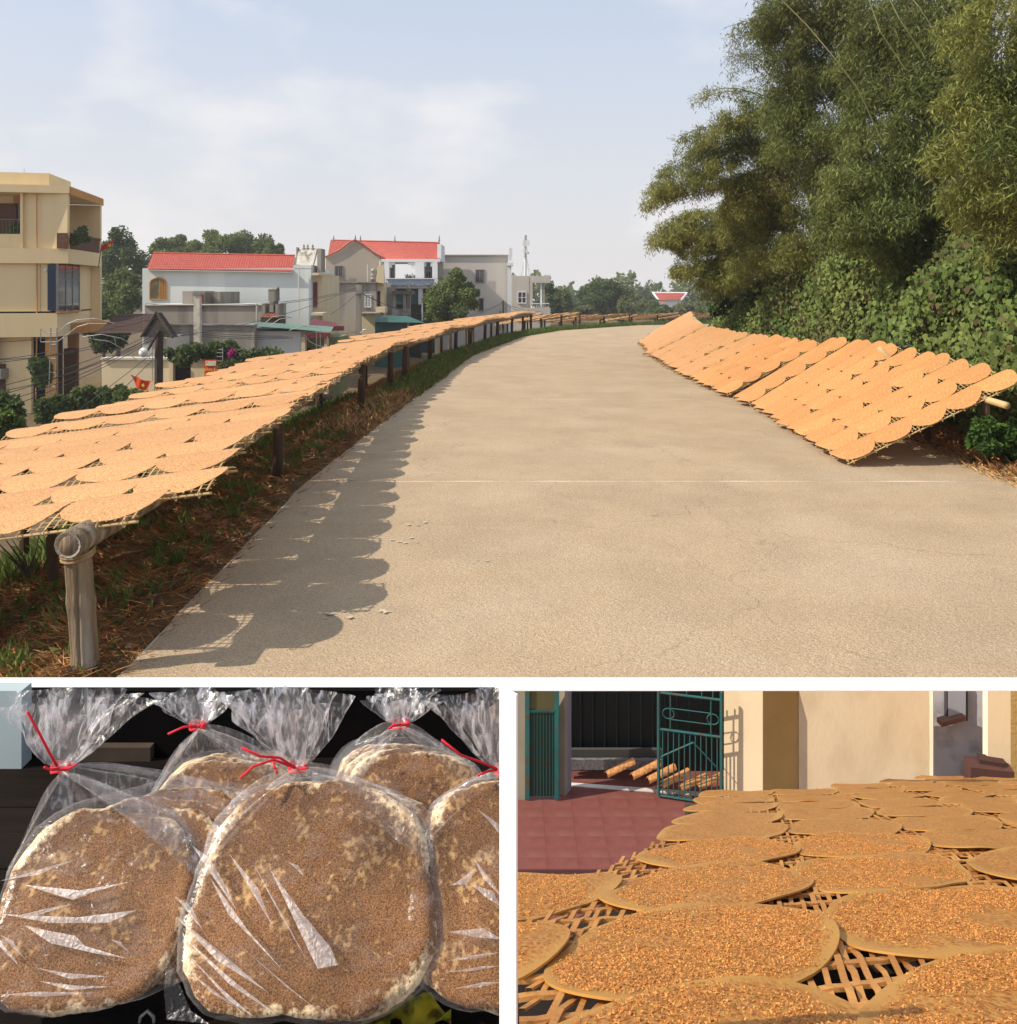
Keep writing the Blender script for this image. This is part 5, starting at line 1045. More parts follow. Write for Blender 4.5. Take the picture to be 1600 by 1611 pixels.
def cracker_mat():
    m = bpy.data.materials.new('toasted_cracker'); m.use_nodes = True; t = m.node_tree; n = t.nodes; l = t.links.new; b = n['Principled BSDF']; b.inputs['Roughness'].default_value = .75; b.inputs['Specular IOR Level'].default_value = .25
    at = n.new('ShaderNodeAttribute'); at.attribute_name = 'rad'; co = n.new('ShaderNodeTexCoord')
    big = n.new('ShaderNodeTexNoise'); big.inputs['Scale'].default_value = 14; big.inputs['Detail'].default_value = 6; l(co.outputs['Object'], big.inputs['Vector'])
    fine = n.new('ShaderNodeTexNoise'); fine.inputs['Scale'].default_value = 560; fine.inputs['Detail'].default_value = 4; l(co.outputs['Object'], fine.inputs['Vector'])
    vr = n.new('ShaderNodeTexVoronoi'); vr.inputs['Scale'].default_value = 120; l(co.outputs['Object'], vr.inputs['Vector'])
    oi = n.new('ShaderNodeObjectInfo')
    # toast = 1 in the browned middle, 0 at the pale puffed rim
    a1 = n.new('ShaderNodeMath'); a1.operation = 'MULTIPLY_ADD'; a1.inputs[1].default_value = .55; l(big.outputs['Fac'], a1.inputs[0]); a0 = n.new('ShaderNodeMath'); a0.operation = 'MULTIPLY_ADD'; a0.inputs[1].default_value = .30; g0 = n.new('ShaderNodeTexNoise'); g0.inputs['Scale'].default_value = 130; g0.inputs['Detail'].default_value = 4; l(co.outputs['Object'], g0.inputs['Vector']); l(g0.outputs['Fac'], a0.inputs[0]); l(at.outputs['Fac'], a0.inputs[2]); l(a0.outputs[0], a1.inputs[2])
    mr = n.new('ShaderNodeMapRange'); mr.inputs[1].default_value = 1.46; mr.inputs[2].default_value = 1.36; mr.inputs[3].default_value = 0; mr.inputs[4].default_value = 1; l(a1.outputs[0], mr.inputs[0])
    c1 = n.new('ShaderNodeValToRGB'); e = c1.color_ramp.elements; e[0].position = .34; e[0].color = (.062, .024, .008, 1); e[1].position = .70; e[1].color = (.30, .145, .056, 1); l(fine.outputs['Fac'], c1.inputs[0])
    c2 = n.new('ShaderNodeValToRGB'); e = c2.color_ramp.elements; e[0].position = .36; e[0].color = (.62, .42, .22, 1); e[1].position = .60; e[1].color = (.80, .66, .45, 1); l(fine.outputs['Fac'], c2.inputs[0])
    mx = n.new('ShaderNodeMixRGB'); l(mr.outputs[0], mx.inputs[0]); l(c2.outputs[0], mx.inputs[1]); l(c1.outputs[0], mx.inputs[2])
    # paler puffed grains in patches, broad dark scorching
    bub = n.new('ShaderNodeTexVoronoi'); bub.inputs['Scale'].default_value = 150; l(co.outputs['Object'], bub.inputs['Vector'])
    pn = n.new('ShaderNodeTexNoise'); pn.inputs['Scale'].default_value = 17; pn.inputs['Detail'].default_value = 5; l(co.outputs['Object'], pn.inputs['Vector'])
    gn = n.new('ShaderNodeTexNoise'); gn.inputs['Scale'].default_value = 110; gn.inputs['Detail'].default_value = 3; l(co.outputs['Object'], gn.inputs['Vector'])
    sm = n.new('ShaderNodeMath'); sm.operation = 'MULTIPLY_ADD'; sm.inputs[1].default_value = 1.0; l(pn.outputs['Fac'], sm.inputs[0]); l(gn.outputs['Fac'], sm.inputs[2])
    pr = n.new('ShaderNodeMapRange'); pr.inputs[1].default_value = 1.08; pr.inputs[2].default_value = 1.26; pr.inputs[4].default_value = .6; l(sm.outputs[0], pr.inputs[0])
    m2 = n.new('ShaderNodeMixRGB'); m2.inputs[2].default_value = (.62, .39, .17, 1); l(pr.outputs[0], m2.inputs[0]); l(mx.outputs[0], m2.inputs[1])
    sc_ = n.new('ShaderNodeTexNoise'); sc_.inputs['Scale'].default_value = 8; sc_.inputs['Detail'].default_value = 4; l(co.outputs['Object'], sc_.inputs['Vector'])
    sv_ = n.new('ShaderNodeMapRange'); sv_.inputs[1].default_value = .35; sv_.inputs[2].default_value = .68; sv_.inputs[3].default_value = 1.25; sv_.inputs[4].default_value = .5; l(sc_.outputs['Fac'], sv_.inputs[0])
    hs_ = n.new('ShaderNodeHueSaturation'); l(sv_.outputs[0], hs_.inputs['Value']); l(m2.outputs[0], hs_.inputs['Color']); ms_ = n.new('ShaderNodeMixRGB'); l(mr.outputs[0], ms_.inputs[0]); l(m2.outputs[0], ms_.inputs[1]); l(hs_.outputs[0], ms_.inputs[2]); m2 = ms_
    sr = n.new('ShaderNodeMapRange'); sr.inputs[1].default_value = .12; sr.inputs[2].default_value = .22; sr.inputs[3].default_value = .8; sr.inputs[4].default_value = 0; l(vr.outputs['Distance'], sr.inputs[0])
    m3 = n.new('ShaderNodeMixRGB'); m3.inputs[2].default_value = (.10, .032, .010, 1); l(sr.outputs[0], m3.inputs[0]); l(m2.outputs[0], m3.inputs[1]); l(m3.outputs[0], b.inputs['Base Color'])
    hh = n.new('ShaderNodeMath'); hh.operation = 'SUBTRACT'; l(gn.outputs['Fac'], hh.inputs[0]); l(bub.outputs['Distance'], hh.inputs[1])
    bp = n.new('ShaderNodeBump'); bp.inputs['Strength'].default_value = .35; bp.inputs['Distance'].default_value = .0016; l(hh.outputs[0], bp.inputs['Height']); l(bp.outputs[0], b.inputs['Normal'])
    return m
m_crack = cracker_mat()
def film_mat(name, base, peak, sc, stretch, rough=.16, white=(.86, .84, .87)):
    m = bpy.data.materials.new(name); m.use_nodes = True; t = m.node_tree; n = t.nodes; l = t.links.new; n.remove(n['Principled BSDF'])
    co = n.new('ShaderNodeTexCoord'); mp = n.new('ShaderNodeMapping'); mp.inputs['Scale'].default_value = stretch; mp.inputs['Rotation'].default_value = (.3, .4, .5); l(co.outputs['Object'], mp.inputs[0])
    nz = n.new('ShaderNodeTexNoise'); nz.inputs['Scale'].default_value = sc; nz.inputs['Detail'].default_value = 7; nz.inputs['Distortion'].default_value = 1.2; l(mp.outputs[0], nz.inputs['Vector'])
    rp = n.new('ShaderNodeMapRange'); rp.inputs[1].default_value = .52; rp.inputs[2].default_value = .74; rp.inputs[3].default_value = base; rp.inputs[4].default_value = peak; l(nz.outputs['Fac'], rp.inputs[0])
    lw = n.new('ShaderNodeLayerWeight'); lw.inputs['Blend'].default_value = .25
    ad = n.new('ShaderNodeMath'); ad.operation = 'MULTIPLY_ADD'; ad.inputs[1].default_value = .28; ad.use_clamp = True; l(lw.outputs['Facing'], ad.inputs[0]); l(rp.outputs[0], ad.inputs[2])
    bp = n.new('ShaderNodeBump'); bp.inputs['Strength'].default_value = .7; bp.inputs['Distance'].default_value = .006; l(nz.outputs['Fac'], bp.inputs['Height'])
    gl = n.new('ShaderNodeBsdfGlossy'); gl.inputs['Roughness'].default_value = rough; gl.inputs['Color'].default_value = (.9, .9, .9, 1); l(bp.outputs[0], gl.inputs['Normal'])
    df = n.new('ShaderNodeBsdfDiffuse'); df.inputs['Color'].default_value = (*white, 1); l(bp.outputs[0], df.inputs['Normal'])
    tl = n.new('ShaderNodeBsdfTranslucent'); tl.inputs['Color'].default_value = (*white, 1)
    m1 = n.new('ShaderNodeMixShader'); m1.inputs[0].default_value = .5; l(df.outputs[0], m1.inputs[1]); l(tl.outputs[0], m1.inputs[2])
    m2 = n.new('ShaderNodeMixShader'); m2.inputs[0].default_value = .4; l(m1.outputs[0], m2.inputs[1]); l(gl.outputs[0], m2.inputs[2])
    tr = n.new('ShaderNodeBsdfTransparent'); m3 = n.new('ShaderNodeMixShader'); l(ad.outputs[0], m3.inputs[0]); l(tr.outputs[0], m3.inputs[1]); l(m2.outputs[0], m3.inputs[2]); l(m3.outputs[0], n['Material Output'].inputs['Surface'])
    return m
m_film = film_mat('clear_film', .012, .10, 16, (1, 1, 3.5))
m_cone = film_mat('gathered_film', .04, .32, 30, (3, 3, .6))
m_tuft = film_mat('bunched_film', .035, .85, 26, (2.2, 2.2, .7), .22)
m_glint = film_mat('milky_glint', .30, .55, 90, (1, 1, 1), .5, (.80, .74, .78))
m_string = M('red_string', (.68, .02, .035), (.55, .015, .03), 40, .6)
VD = Vector((0, .8, .6)); ND = Vector((0, -.6, .8)); UD = Vector((1, 0, 0))
def clipx(o, xmax):
    b = bmesh.new(); b.from_mesh(o.data); L0 = world_loc(o)
    bmesh.ops.bisect_plane(b, geom=list(b.verts) + list(b.edges) + list(b.faces), plane_co=Vector((xmax, 0, 0)) - L0, plane_no=(1, 0, 0), clear_outer=True); b.to_mesh(o.data); b.free()
def cracker(O, a, t, seed, parent, sq=3.0, th=.007):
    g = random.Random(seed); ph = [g.random() * 6.28 for _ in range(6)]; seg, rings = 84, 16; vs = []; rad = []; fs = []
    def R(w):
        c, s = abs(math.cos(w)), abs(math.sin(w)); r = (c ** sq + s ** sq) ** (-1 / sq)
        return r * (1 + .025 * math.sin(2 * w + ph[0]) + .03 * math.sin(3 * w + ph[1]) + .012 * math.sin(7 * w + ph[2]) + .008 * math.sin(17 * w + ph[3]) + .006 * math.sin(31 * w + ph[4]))
    cen = O + VD * (t / 2)
    def pt(r, w, h): q = R(w) * r; return cen + UD * (a * q * math.cos(w)) + VD * (t / 2 * q * math.sin(w)) + ND * h
    vs.append(pt(0, 0, 0)); rad.append(0)
    for i in range(1, rings + 1):
        r = i / rings
        for k in range(seg):
            w = 2 * math.pi * k / seg; nz = mnoise.noise(Vector((math.cos(w) * r * 4 + seed * 7.1, math.sin(w) * r * 4, 0))); n2 = mnoise.noise(Vector((math.cos(w) * r * 16 + seed, math.sin(w) * r * 16, 3)))
            h = .0035 * nz + .0009 * n2 + .004 * math.exp(-((r - .95) / .06) ** 2) - (.006 if r > .99 else 0) + .008 * math.sin(w * 2 + ph[5]) * r * r
            vs.append(pt(r, w, h)); rad.append(r)
    for k in range(seg):
        vs.append(vs[1 + (rings - 1) * seg + k] - ND * th * .6 + (cen - vs[1 + (rings - 1) * seg + k]) * .004); rad.append(1.0)
    for k in range(seg):
        vs.append(vs[1 + (rings - 1) * seg + k] - ND * th * 1.3 + (cen - vs[1 + (rings - 1) * seg + k]) * .03); rad.append(1.0)
    for k in range(seg): fs.append((0, 1 + k, 1 + (k + 1) % seg))
    for i in range(rings + 1):
        for k in range(seg): fs.append((1 + i * seg + k, 1 + (i + 1) * seg + k, 1 + (i + 1) * seg + (k + 1) % seg, 1 + i * seg + (k + 1) % seg))
    m = MB(); m.add(vs, fs); o = m.build('cracker', m_crack, parent, True)
    at = o.data.attributes.new('rad', 'FLOAT', 'POINT'); at.data.foreach_set('value', rad); return o, pt
def bag(label, cx, ybot, Db, wpx, ytop, seed, ncr, T, du, dv, knot, tuft, glints=(), xmax=None, tails=(), lean=0):
    O = C(cx, ybot, Db); a_ = (ytop - Y0) / F; t = ((U - O.z) - a_ * Db) / (.6 + .8 * a_); a = wpx / 2 / F * (Db + .4 * t)
    root = thing('cracker_bag', (O.x, O.y, TZ), label, 'bag', 'bags of toasted rice crackers'); objs = []
    for i in range(ncr - 1, -1, -1):
        o, p_ = cracker(O - ND * (T * i / max(1, ncr - 1)) + UD * du * i + VD * dv * i, a * (1 - .01 * i), t, seed * 10 + i, root); objs.append(o)
    pt = p_
    # film over the front, wrapped round the stack's edge
    g = random.Random(seed); m = MB(); seg = 72; prof = [(0, .012), (.3, .013), (.6, .013), (.85, .013), (.98, .012), (1.035, .006), (1.05, -.01), (1.05, -.5 * T), (1.04, -T - .008)]
    vs = []; fs = []
    for j, (r, h) in enumerate(prof):
        for k in range(seg):
            w = 2 * math.pi * k / seg; sh = max(0, -h) / max(T, .01) * (ncr - 1)
            vs.append(pt(r, w, h + .003 * mnoise.noise(Vector((r * 9 * math.cos(w), r * 9 * math.sin(w), seed)))) + UD * du * sh + VD * dv * sh)
    for j in range(len(prof) - 1):
        for k in range(seg): fs.append((j * seg + k, (j + 1) * seg + k, (j + 1) * seg + (k + 1) % seg, j * seg + (k + 1) % seg))
    m.add(vs, fs); objs.append(m.build('bag_film', m_film, root, True))
    # shoulders gathered to the knot
    dk = Db + .8 * t + .6 * T * .5 + .012; K = C(knot[0], knot[1], dk); n = 40
    def loop(s):
        if s < .5: w = math.radians(172 - 164 * (s / .5)); return pt(1.045, w, .004)
        w = math.radians(8 + 164 * ((s - .5) / .5)); return pt(1.045, w, -T) + UD * du * (ncr - 1) + VD * dv * (ncr - 1)
    m = MB()
    def cone(u, v):
        b = loop(u % 1.0); w = 2 * math.pi * ((u + .5) % 1.0); e_ = K + Vector((-.011 * math.cos(w), .009 * math.sin(w), 0)); p = b.lerp(e_, v ** .85)
        return p + (ND * .016 + Vector((0, 0, .004))) * math.sin(math.pi * v) * (.7 + .6 * math.sin(u * 62 + seed)) * (1 - .3 * v)
    m.grid(96, 10, cone); objs.append(m.build('bag_shoulder', m_cone, root, True))
    # flared top above the knot: nested crumpled layers
    (tx0, tx1, ty1) = tuft; topz = C(0, ty1, dk).z; hgt = topz - K.z; cxx = ((tx0 + tx1) / 2 - X0) / F * dk; hwid = (tx1 - tx0) / 2 / F * dk
    for q, (sc, hh, dep) in enumerate(((1.0, 1.0, .4), (.72, .97, .45), (.42, 1.0, .4))):
        m = MB(); ph = g.random() * 6
        def fl(u, v, sc=sc, hh=hh, dep=dep, ph=ph):
            w = 2 * math.pi * u; rr = .008 + (hwid * sc - .008) * (v ** .62); pl = 1 + .20 * v * math.sin(5 * w + ph) + .16 * v * math.sin(9 * w + 2 * ph) + .35 * v * mnoise.noise(Vector((math.cos(w) * 3 + seed, math.sin(w) * 3 + ph, v * 3.5)))
            jag = .05 * math.sin(3 * w + ph) + .03 * math.sin(7 * w) - .08
            x = K.x + (cxx - K.x) * v + rr * pl * math.cos(w); y = K.y + .02 * v + rr * dep * pl * math.sin(w); z = K.z + hgt * hh * v * (1 + jag * v * .6) - (.012 * v * abs(math.cos(w)) * sc)
            return Vector((x, min(y, 1.655), z))
        m.grid(110, 12, fl); objs.append(m.build('bag_top', m_tuft, root, True))
    # red string: two turns and loose tails
    m = MB(); 
    for z in (-.003, .003): m.path([K + Vector((.0125 * math.cos(w), .0105 * math.sin(w), z + .002 * math.sin(3 * w))) for w in np.linspace(0, 6.283, 17)], .0021, 6, False)
    s_ = m.build('string', m_string, root, True); objs.append(s_)
    for tl_ in tails:
        m = MB(); pts = [C(x, y, dk - .03 - .012 * i) for i, (x, y) in enumerate(tl_)]; m.path(pts, .0018, 6); objs.append(m.build('string_tail', m_string, root, True))
    for cr in glints:  # milky slivers along the film folds paint in the sky's reflection
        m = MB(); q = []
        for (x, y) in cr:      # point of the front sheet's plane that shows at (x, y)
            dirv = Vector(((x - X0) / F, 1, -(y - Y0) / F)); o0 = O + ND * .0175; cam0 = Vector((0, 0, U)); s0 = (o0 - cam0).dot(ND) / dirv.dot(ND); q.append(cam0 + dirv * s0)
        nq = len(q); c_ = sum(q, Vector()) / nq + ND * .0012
        m.add(q + [c_], [(i, (i + 1) % nq, nq) for i in range(nq)]); objs.append(m.build('crease_glint', m_glint, root))
    if xmax is not None:
        for o in objs: clipx(o, xmax)
    return root
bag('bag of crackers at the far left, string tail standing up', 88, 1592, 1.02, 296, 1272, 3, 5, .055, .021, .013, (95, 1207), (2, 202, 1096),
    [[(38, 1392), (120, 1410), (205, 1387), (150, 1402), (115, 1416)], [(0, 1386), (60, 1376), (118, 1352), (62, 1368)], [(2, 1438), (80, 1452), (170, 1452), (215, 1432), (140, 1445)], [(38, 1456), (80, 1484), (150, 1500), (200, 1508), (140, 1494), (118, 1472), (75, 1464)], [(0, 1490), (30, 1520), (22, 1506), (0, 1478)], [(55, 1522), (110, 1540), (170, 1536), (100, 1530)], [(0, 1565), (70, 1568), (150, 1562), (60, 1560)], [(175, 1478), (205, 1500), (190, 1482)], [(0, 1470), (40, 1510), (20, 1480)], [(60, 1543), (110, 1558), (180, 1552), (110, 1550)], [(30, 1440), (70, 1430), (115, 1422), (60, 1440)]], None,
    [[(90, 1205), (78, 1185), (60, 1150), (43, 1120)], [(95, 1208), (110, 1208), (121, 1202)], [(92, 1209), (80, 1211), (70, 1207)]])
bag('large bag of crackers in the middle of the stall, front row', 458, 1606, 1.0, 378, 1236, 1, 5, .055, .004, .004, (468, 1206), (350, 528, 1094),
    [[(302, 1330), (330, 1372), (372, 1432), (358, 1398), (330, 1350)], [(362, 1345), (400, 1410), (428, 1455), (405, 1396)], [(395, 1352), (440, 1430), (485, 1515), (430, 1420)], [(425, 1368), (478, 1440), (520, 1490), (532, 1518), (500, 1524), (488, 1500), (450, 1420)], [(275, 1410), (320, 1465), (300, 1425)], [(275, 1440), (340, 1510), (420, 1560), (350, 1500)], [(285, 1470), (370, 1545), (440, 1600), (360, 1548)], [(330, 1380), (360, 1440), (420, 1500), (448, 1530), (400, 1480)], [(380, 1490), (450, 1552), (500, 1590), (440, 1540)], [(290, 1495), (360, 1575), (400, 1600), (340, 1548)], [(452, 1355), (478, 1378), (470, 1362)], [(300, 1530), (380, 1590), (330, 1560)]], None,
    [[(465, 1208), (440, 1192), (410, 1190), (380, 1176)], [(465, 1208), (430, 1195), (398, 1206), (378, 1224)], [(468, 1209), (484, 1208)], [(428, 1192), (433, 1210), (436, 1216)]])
bag('bag of crackers at the right end of the stall, cut off by the white gutter post', 842, 1592, 1.02, 378, 1224, 2, 4, .05, -.004, .006, (792, 1211), (690, 880, 1098),
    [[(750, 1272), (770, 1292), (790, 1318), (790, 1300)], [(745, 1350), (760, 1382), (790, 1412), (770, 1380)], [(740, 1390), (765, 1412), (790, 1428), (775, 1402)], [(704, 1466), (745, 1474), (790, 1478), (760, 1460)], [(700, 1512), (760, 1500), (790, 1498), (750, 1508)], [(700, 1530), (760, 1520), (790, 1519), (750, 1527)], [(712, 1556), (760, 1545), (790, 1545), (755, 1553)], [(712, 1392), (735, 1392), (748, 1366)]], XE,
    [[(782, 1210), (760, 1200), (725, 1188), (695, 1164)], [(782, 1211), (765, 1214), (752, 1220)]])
bag('bag of crackers in the back row, between the left and middle bags', 318, 1410, 1.205, 232, 1196, 4, 4, .04, -.003, .010, (311, 1141), (236, 350, 1095), (), None, [[(311, 1142), (322, 1138), (316, 1146)], [(308, 1142), (288, 1144), (264, 1155)]])
bag('bag of crackers in the back row, between the middle and right bags', 640, 1410, 1.205, 236, 1182, 5, 5, .045, -.008, .009, (630, 1139), (572, 690, 1095), (), None, [[(630, 1140), (618, 1142), (612, 1146)], [(632, 1139), (644, 1137)]])
# loose film corner, fallen leaf and wire hook on the table
ff = MB(); ff.add([C(262, 1500, 1.0), C(300, 1590, .97), C(330, 1611, .96), C(262, 1604, .965), C(258, 1560, .98)], [(0, 1, 2, 3, 4)]); tag(ff.build('loose_film', m_cone), 'loose corner of clear film lying by the middle bag', 'film')
lf = MB(); o = C(640, 1606, 1.055); o.z = TZ + .004
lf.grid(12, 6, lambda u, v: o + Vector(((u - .5) * .115, (v - .5) * .055 * math.sin(math.pi * min(1, u * .9 + .1)) ** .6 * (1 + .35 * math.sin(u * 19)), .006 * math.sin(u * 8 + v * 3) + .012 * (v - .5) ** 2 * 4)))
tag(lf.build('fallen_leaf', M('leaf_yellow_green', (.55, .40, .02), (.10, .22, .02), 18, .6, c3=(.08, .03, .01), s3=60)), 'yellow and green fallen leaf on the table edge, right of the middle bag', 'leaf')
hk = MB(); o = C(232, 1600, 1.06); hk.path([o + Vector((-.012, 0, -.02)), o + Vector((-.009, 0, 0)), o + Vector((0, 0, .008)), o + Vector((.008, 0, 0)), o + Vector((.009, 0, -.02))], .0022, 6); tag(hk.build('wire_hook', m_steel, smooth=True), 'small bent wire hook on the table edge, right of the leftmost bag', 'hook')
# ------------------------------------------------------------------ right stall: sloping drying rack before a cream gatehouse
CK, VL = 216.0, 1166.0
SLP = (VL - Y0) / F; Z00 = CK / F
def RP(X, D, h=0.0):           # a point on the rack's slope (metres)
    n = Vector((0, SLP, 1)).normalized(); return Vector((X, D, U - Z00 - SLP * D)) + n * h
ER = Vector((.25, .08)); EC = Vector((.08, .27)); ORG = Vector((.158, .672))     # lattice of the sheets: along a row, away from the camera
def inside(X, D, pad=0.0):
    left = .0 + (D - .92) * (.72 / 1.73)
    fars = [(.0, 2.0), (.683, 2.571), (2.06, 3.78), (2.6, 3.66), (3.2, 3.6)]
    return X > left - pad and D < lerp(X, fars) + pad
m_slat = M('golden_slat', (.52, .25, .07), (.34, .14, .04), 9, .6, .2, 60, island=.35)
rack = thing('woven_rack', RP(1.2, 2.0), 'large woven bamboo rack sloping away towards the cream gatehouse', 'rack')
warp_dir = EC / EC.y; weft_dir = ER / ER.x
PW, PF = .0108, .042
slats = []
def ribbon(pts, half, th, horiz):
    m = MB(); nN = Vector((0, SLP, 1)).normalized(); vs = []; fs = []
    for i, p in enumerate(pts):
        vs += [p - half, p + half, p + half - nN * th, p - half - nN * th]
        if i: b = 4 * i; fs += [(b - 4, b - 3, b + 1, b), (b - 3, b - 2, b + 2, b + 1), (b - 1, b - 4, b, b + 3)]
    m.add(vs, fs); return m
XMIN = .0065
i = 0
while True:                    # warp slats run away from the camera
    x0 = -.9 + PW * i; i += 1
    if x0 > 2.65: break
    pts = []; D = .42; k = 0; w = .0024 * rnd.uniform(.8, 1.2); jx = rnd.gauss(0, .0016)
    while D < 3.9:
        X = x0 + jx + (D - .42) * warp_dir.x + .0006 * math.sin(D * 30 + i)
        if X > XMIN and inside(X, D, -.06): pts.append(RP(X, D, .0024 * (1 if (k + i) % 2 else -1)))
        D += PF if D < 1.5 else PF * 4; k += 1 if D < 1.5 else 4
    if len(pts) > 2: slats.append((pts[0].y, ribbon(pts, Vector((w, 0, 0)), .0016, False)))
j = 0
while True:                    # weft slats run across
    d0 = .20 + PF * j; j += 1
    if d0 > 3.9: break
    pts = []; X = XMIN; k = 0; w = .0052 * rnd.uniform(.8, 1.15); st = PW if d0 < 1.3 else PW * 6; jd = rnd.gauss(0, .004)
    while X < 2.9:
        D = d0 + jd + X * weft_dir.y + .002 * math.sin(X * 20 + j)
        if D > .42 and inside(X, D, -.06): pts.append(RP(X, D, .0003 * (-1 if (k + j) % 2 else 1)))
        X += st; k += 1
    if len(pts) > 2: slats.append((pts[0].y, ribbon(pts, Vector((0, w, -w * SLP)), .0026, True)))
slats.sort(key=lambda q: q[0]); rest = MB()
for q, (_, m) in enumerate(slats):
    if q < 298: m.build('slat', m_slat, rack)
    else: rest.add(m.v, m.f)
if rest.v: tag(rest.build('far_slat', m_slat, rack), kind='stuff')
for x in (.5, 2.5):
    m = MB(); p = RP(x, 3.5 if x > 1 else 2.2, -.012); m.box(p.x - .02, p.x + .02, p.y - .02, p.y + .02, 0, p.z); m.build('leg', m_wood, rack)

m_under_shade = M('painted_under_shade', (.012, .008, .006), (.02, .013, .01), 6, .9)  # added near-black sheet, paints the shade below the rack's weave
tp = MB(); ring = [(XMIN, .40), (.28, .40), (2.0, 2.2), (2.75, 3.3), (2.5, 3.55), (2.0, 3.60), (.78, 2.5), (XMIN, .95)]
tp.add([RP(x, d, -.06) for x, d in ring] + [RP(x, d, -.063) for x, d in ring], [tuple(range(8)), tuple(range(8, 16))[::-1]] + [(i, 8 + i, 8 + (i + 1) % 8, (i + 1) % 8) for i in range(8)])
tp.build('under_rack_shade', m_under_shade, rack)

def panel_sheet_mat():
    m = bpy.data.materials.new('seeded_rice_sheet'); m.use_nodes = True; t = m.node_tree; n = t.nodes; l = t.links.new; b = n['Principled BSDF']; b.inputs['Roughness'].default_value = .42; b.inputs['Specular IOR Level'].default_value = .35
    at = n.new('ShaderNodeAttribute'); at.attribute_name = 'rad'; co = n.new('ShaderNodeTexCoord'); gp = n.new('ShaderNodeNewGeometry')
    mp = n.new('ShaderNodeMapping'); mp.inputs['Scale'].default_value = (1, .45, 1); l(gp.outputs['Position'], mp.inputs[0])
    big = n.new('ShaderNodeTexNoise'); big.inputs['Scale'].default_value = 13; big.inputs['Detail'].default_value = 5; l(mp.outputs[0], big.inputs['Vector'])
    vr = n.new('ShaderNodeTexVoronoi'); vr.inputs['Scale'].default_value = 300; l(mp.outputs[0], vr.inputs['Vector'])
    v2 = n.new('ShaderNodeTexVoronoi'); v2.inputs['Scale'].default_value = 75; l(mp.outputs[0], v2.inputs['Vector'])
    # gum: translucent amber; seeds: tan to rust grains, thick in the middle, absent at the rim
    gum = n.new('ShaderNodeValToRGB'); gum.color_ramp.elements[0].color = (.50, .24, .05, 1); gum.color_ramp.elements[1].color = (.60, .33, .09, 1); l(big.outputs['Fac'], gum.inputs[0])
    sd = n.new('ShaderNodeValToRGB'); e = sd.color_ramp.elements; e[0].position = .0; e[0].color = (.27, .075, .012, 1); e[1].position = 1; e[1].color = (.60, .28, .072, 1); e2 = sd.color_ramp.elements.new(.5); e2.color = (.47, .185, .036, 1); l(vr.outputs['Color'], sd.inputs[0])
    ma = n.new('ShaderNodeMath'); ma.operation = 'MULTIPLY_ADD'; ma.inputs[1].default_value = .45; l(big.outputs['Fac'], ma.inputs[0]); l(at.outputs['Fac'], ma.inputs[2])
    mr = n.new('ShaderNodeMapRange'); mr.inputs[1].default_value = 1.21; mr.inputs[2].default_value = 1.10; mr.inputs[3].default_value = .06; mr.inputs[4].default_value = 1.0; l(ma.outputs[0], mr.inputs[0])
    gr = n.new('ShaderNodeMapRange'); gr.inputs[1].default_value = .8; gr.inputs[2].default_value = .5; l(vr.outputs['Distance'], gr.inputs[0])
    mm = n.new('ShaderNodeMath'); mm.operation = 'MULTIPLY'; l(mr.outputs[0], mm.inputs[0]); l(gr.outputs[0], mm.inputs[1])
    mx = n.new('ShaderNodeMixRGB'); l(mm.outputs[0], mx.inputs[0]); l(gum.outputs[0], mx.inputs[1]); l(sd.outputs[0], mx.inputs[2]); l(mx.outputs[0], b.inputs['Base Color'])
    hm = n.new('ShaderNodeMath'); hm.operation = 'MULTIPLY'; hm.inputs[1].default_value = -1; l(vr.outputs['Distance'], hm.inputs[0])
    h2 = n.new('ShaderNodeMath'); h2.operation = 'MULTIPLY'; l(hm.outputs[0], h2.inputs[0]); l(mr.outputs[0], h2.inputs[1])
    bp = n.new('ShaderNodeBump'); bp.inputs['Strength'].default_value = .5; bp.inputs['Distance'].default_value = .0014; l(h2.outputs[0], bp.inputs['Height']); l(bp.outputs[0], b.inputs['Normal'])
    tr = n.new('ShaderNodeBsdfTranslucent'); l(mx.outputs[0], tr.inputs['Color']); ms = n.new('ShaderNodeMixShader'); ms.inputs[0].default_value = .18; l(b.outputs[0], ms.inputs[1]); l(tr.outputs[0], ms.inputs[2]); l(ms.outputs[0], n['Material Output'].inputs['Surface'])
    return m
m_ps = panel_sheet_mat()
NP_ = Vector((0, SLP, 1)).normalized()
def sgp(x): return math.copysign(abs(x) ** .93, x)
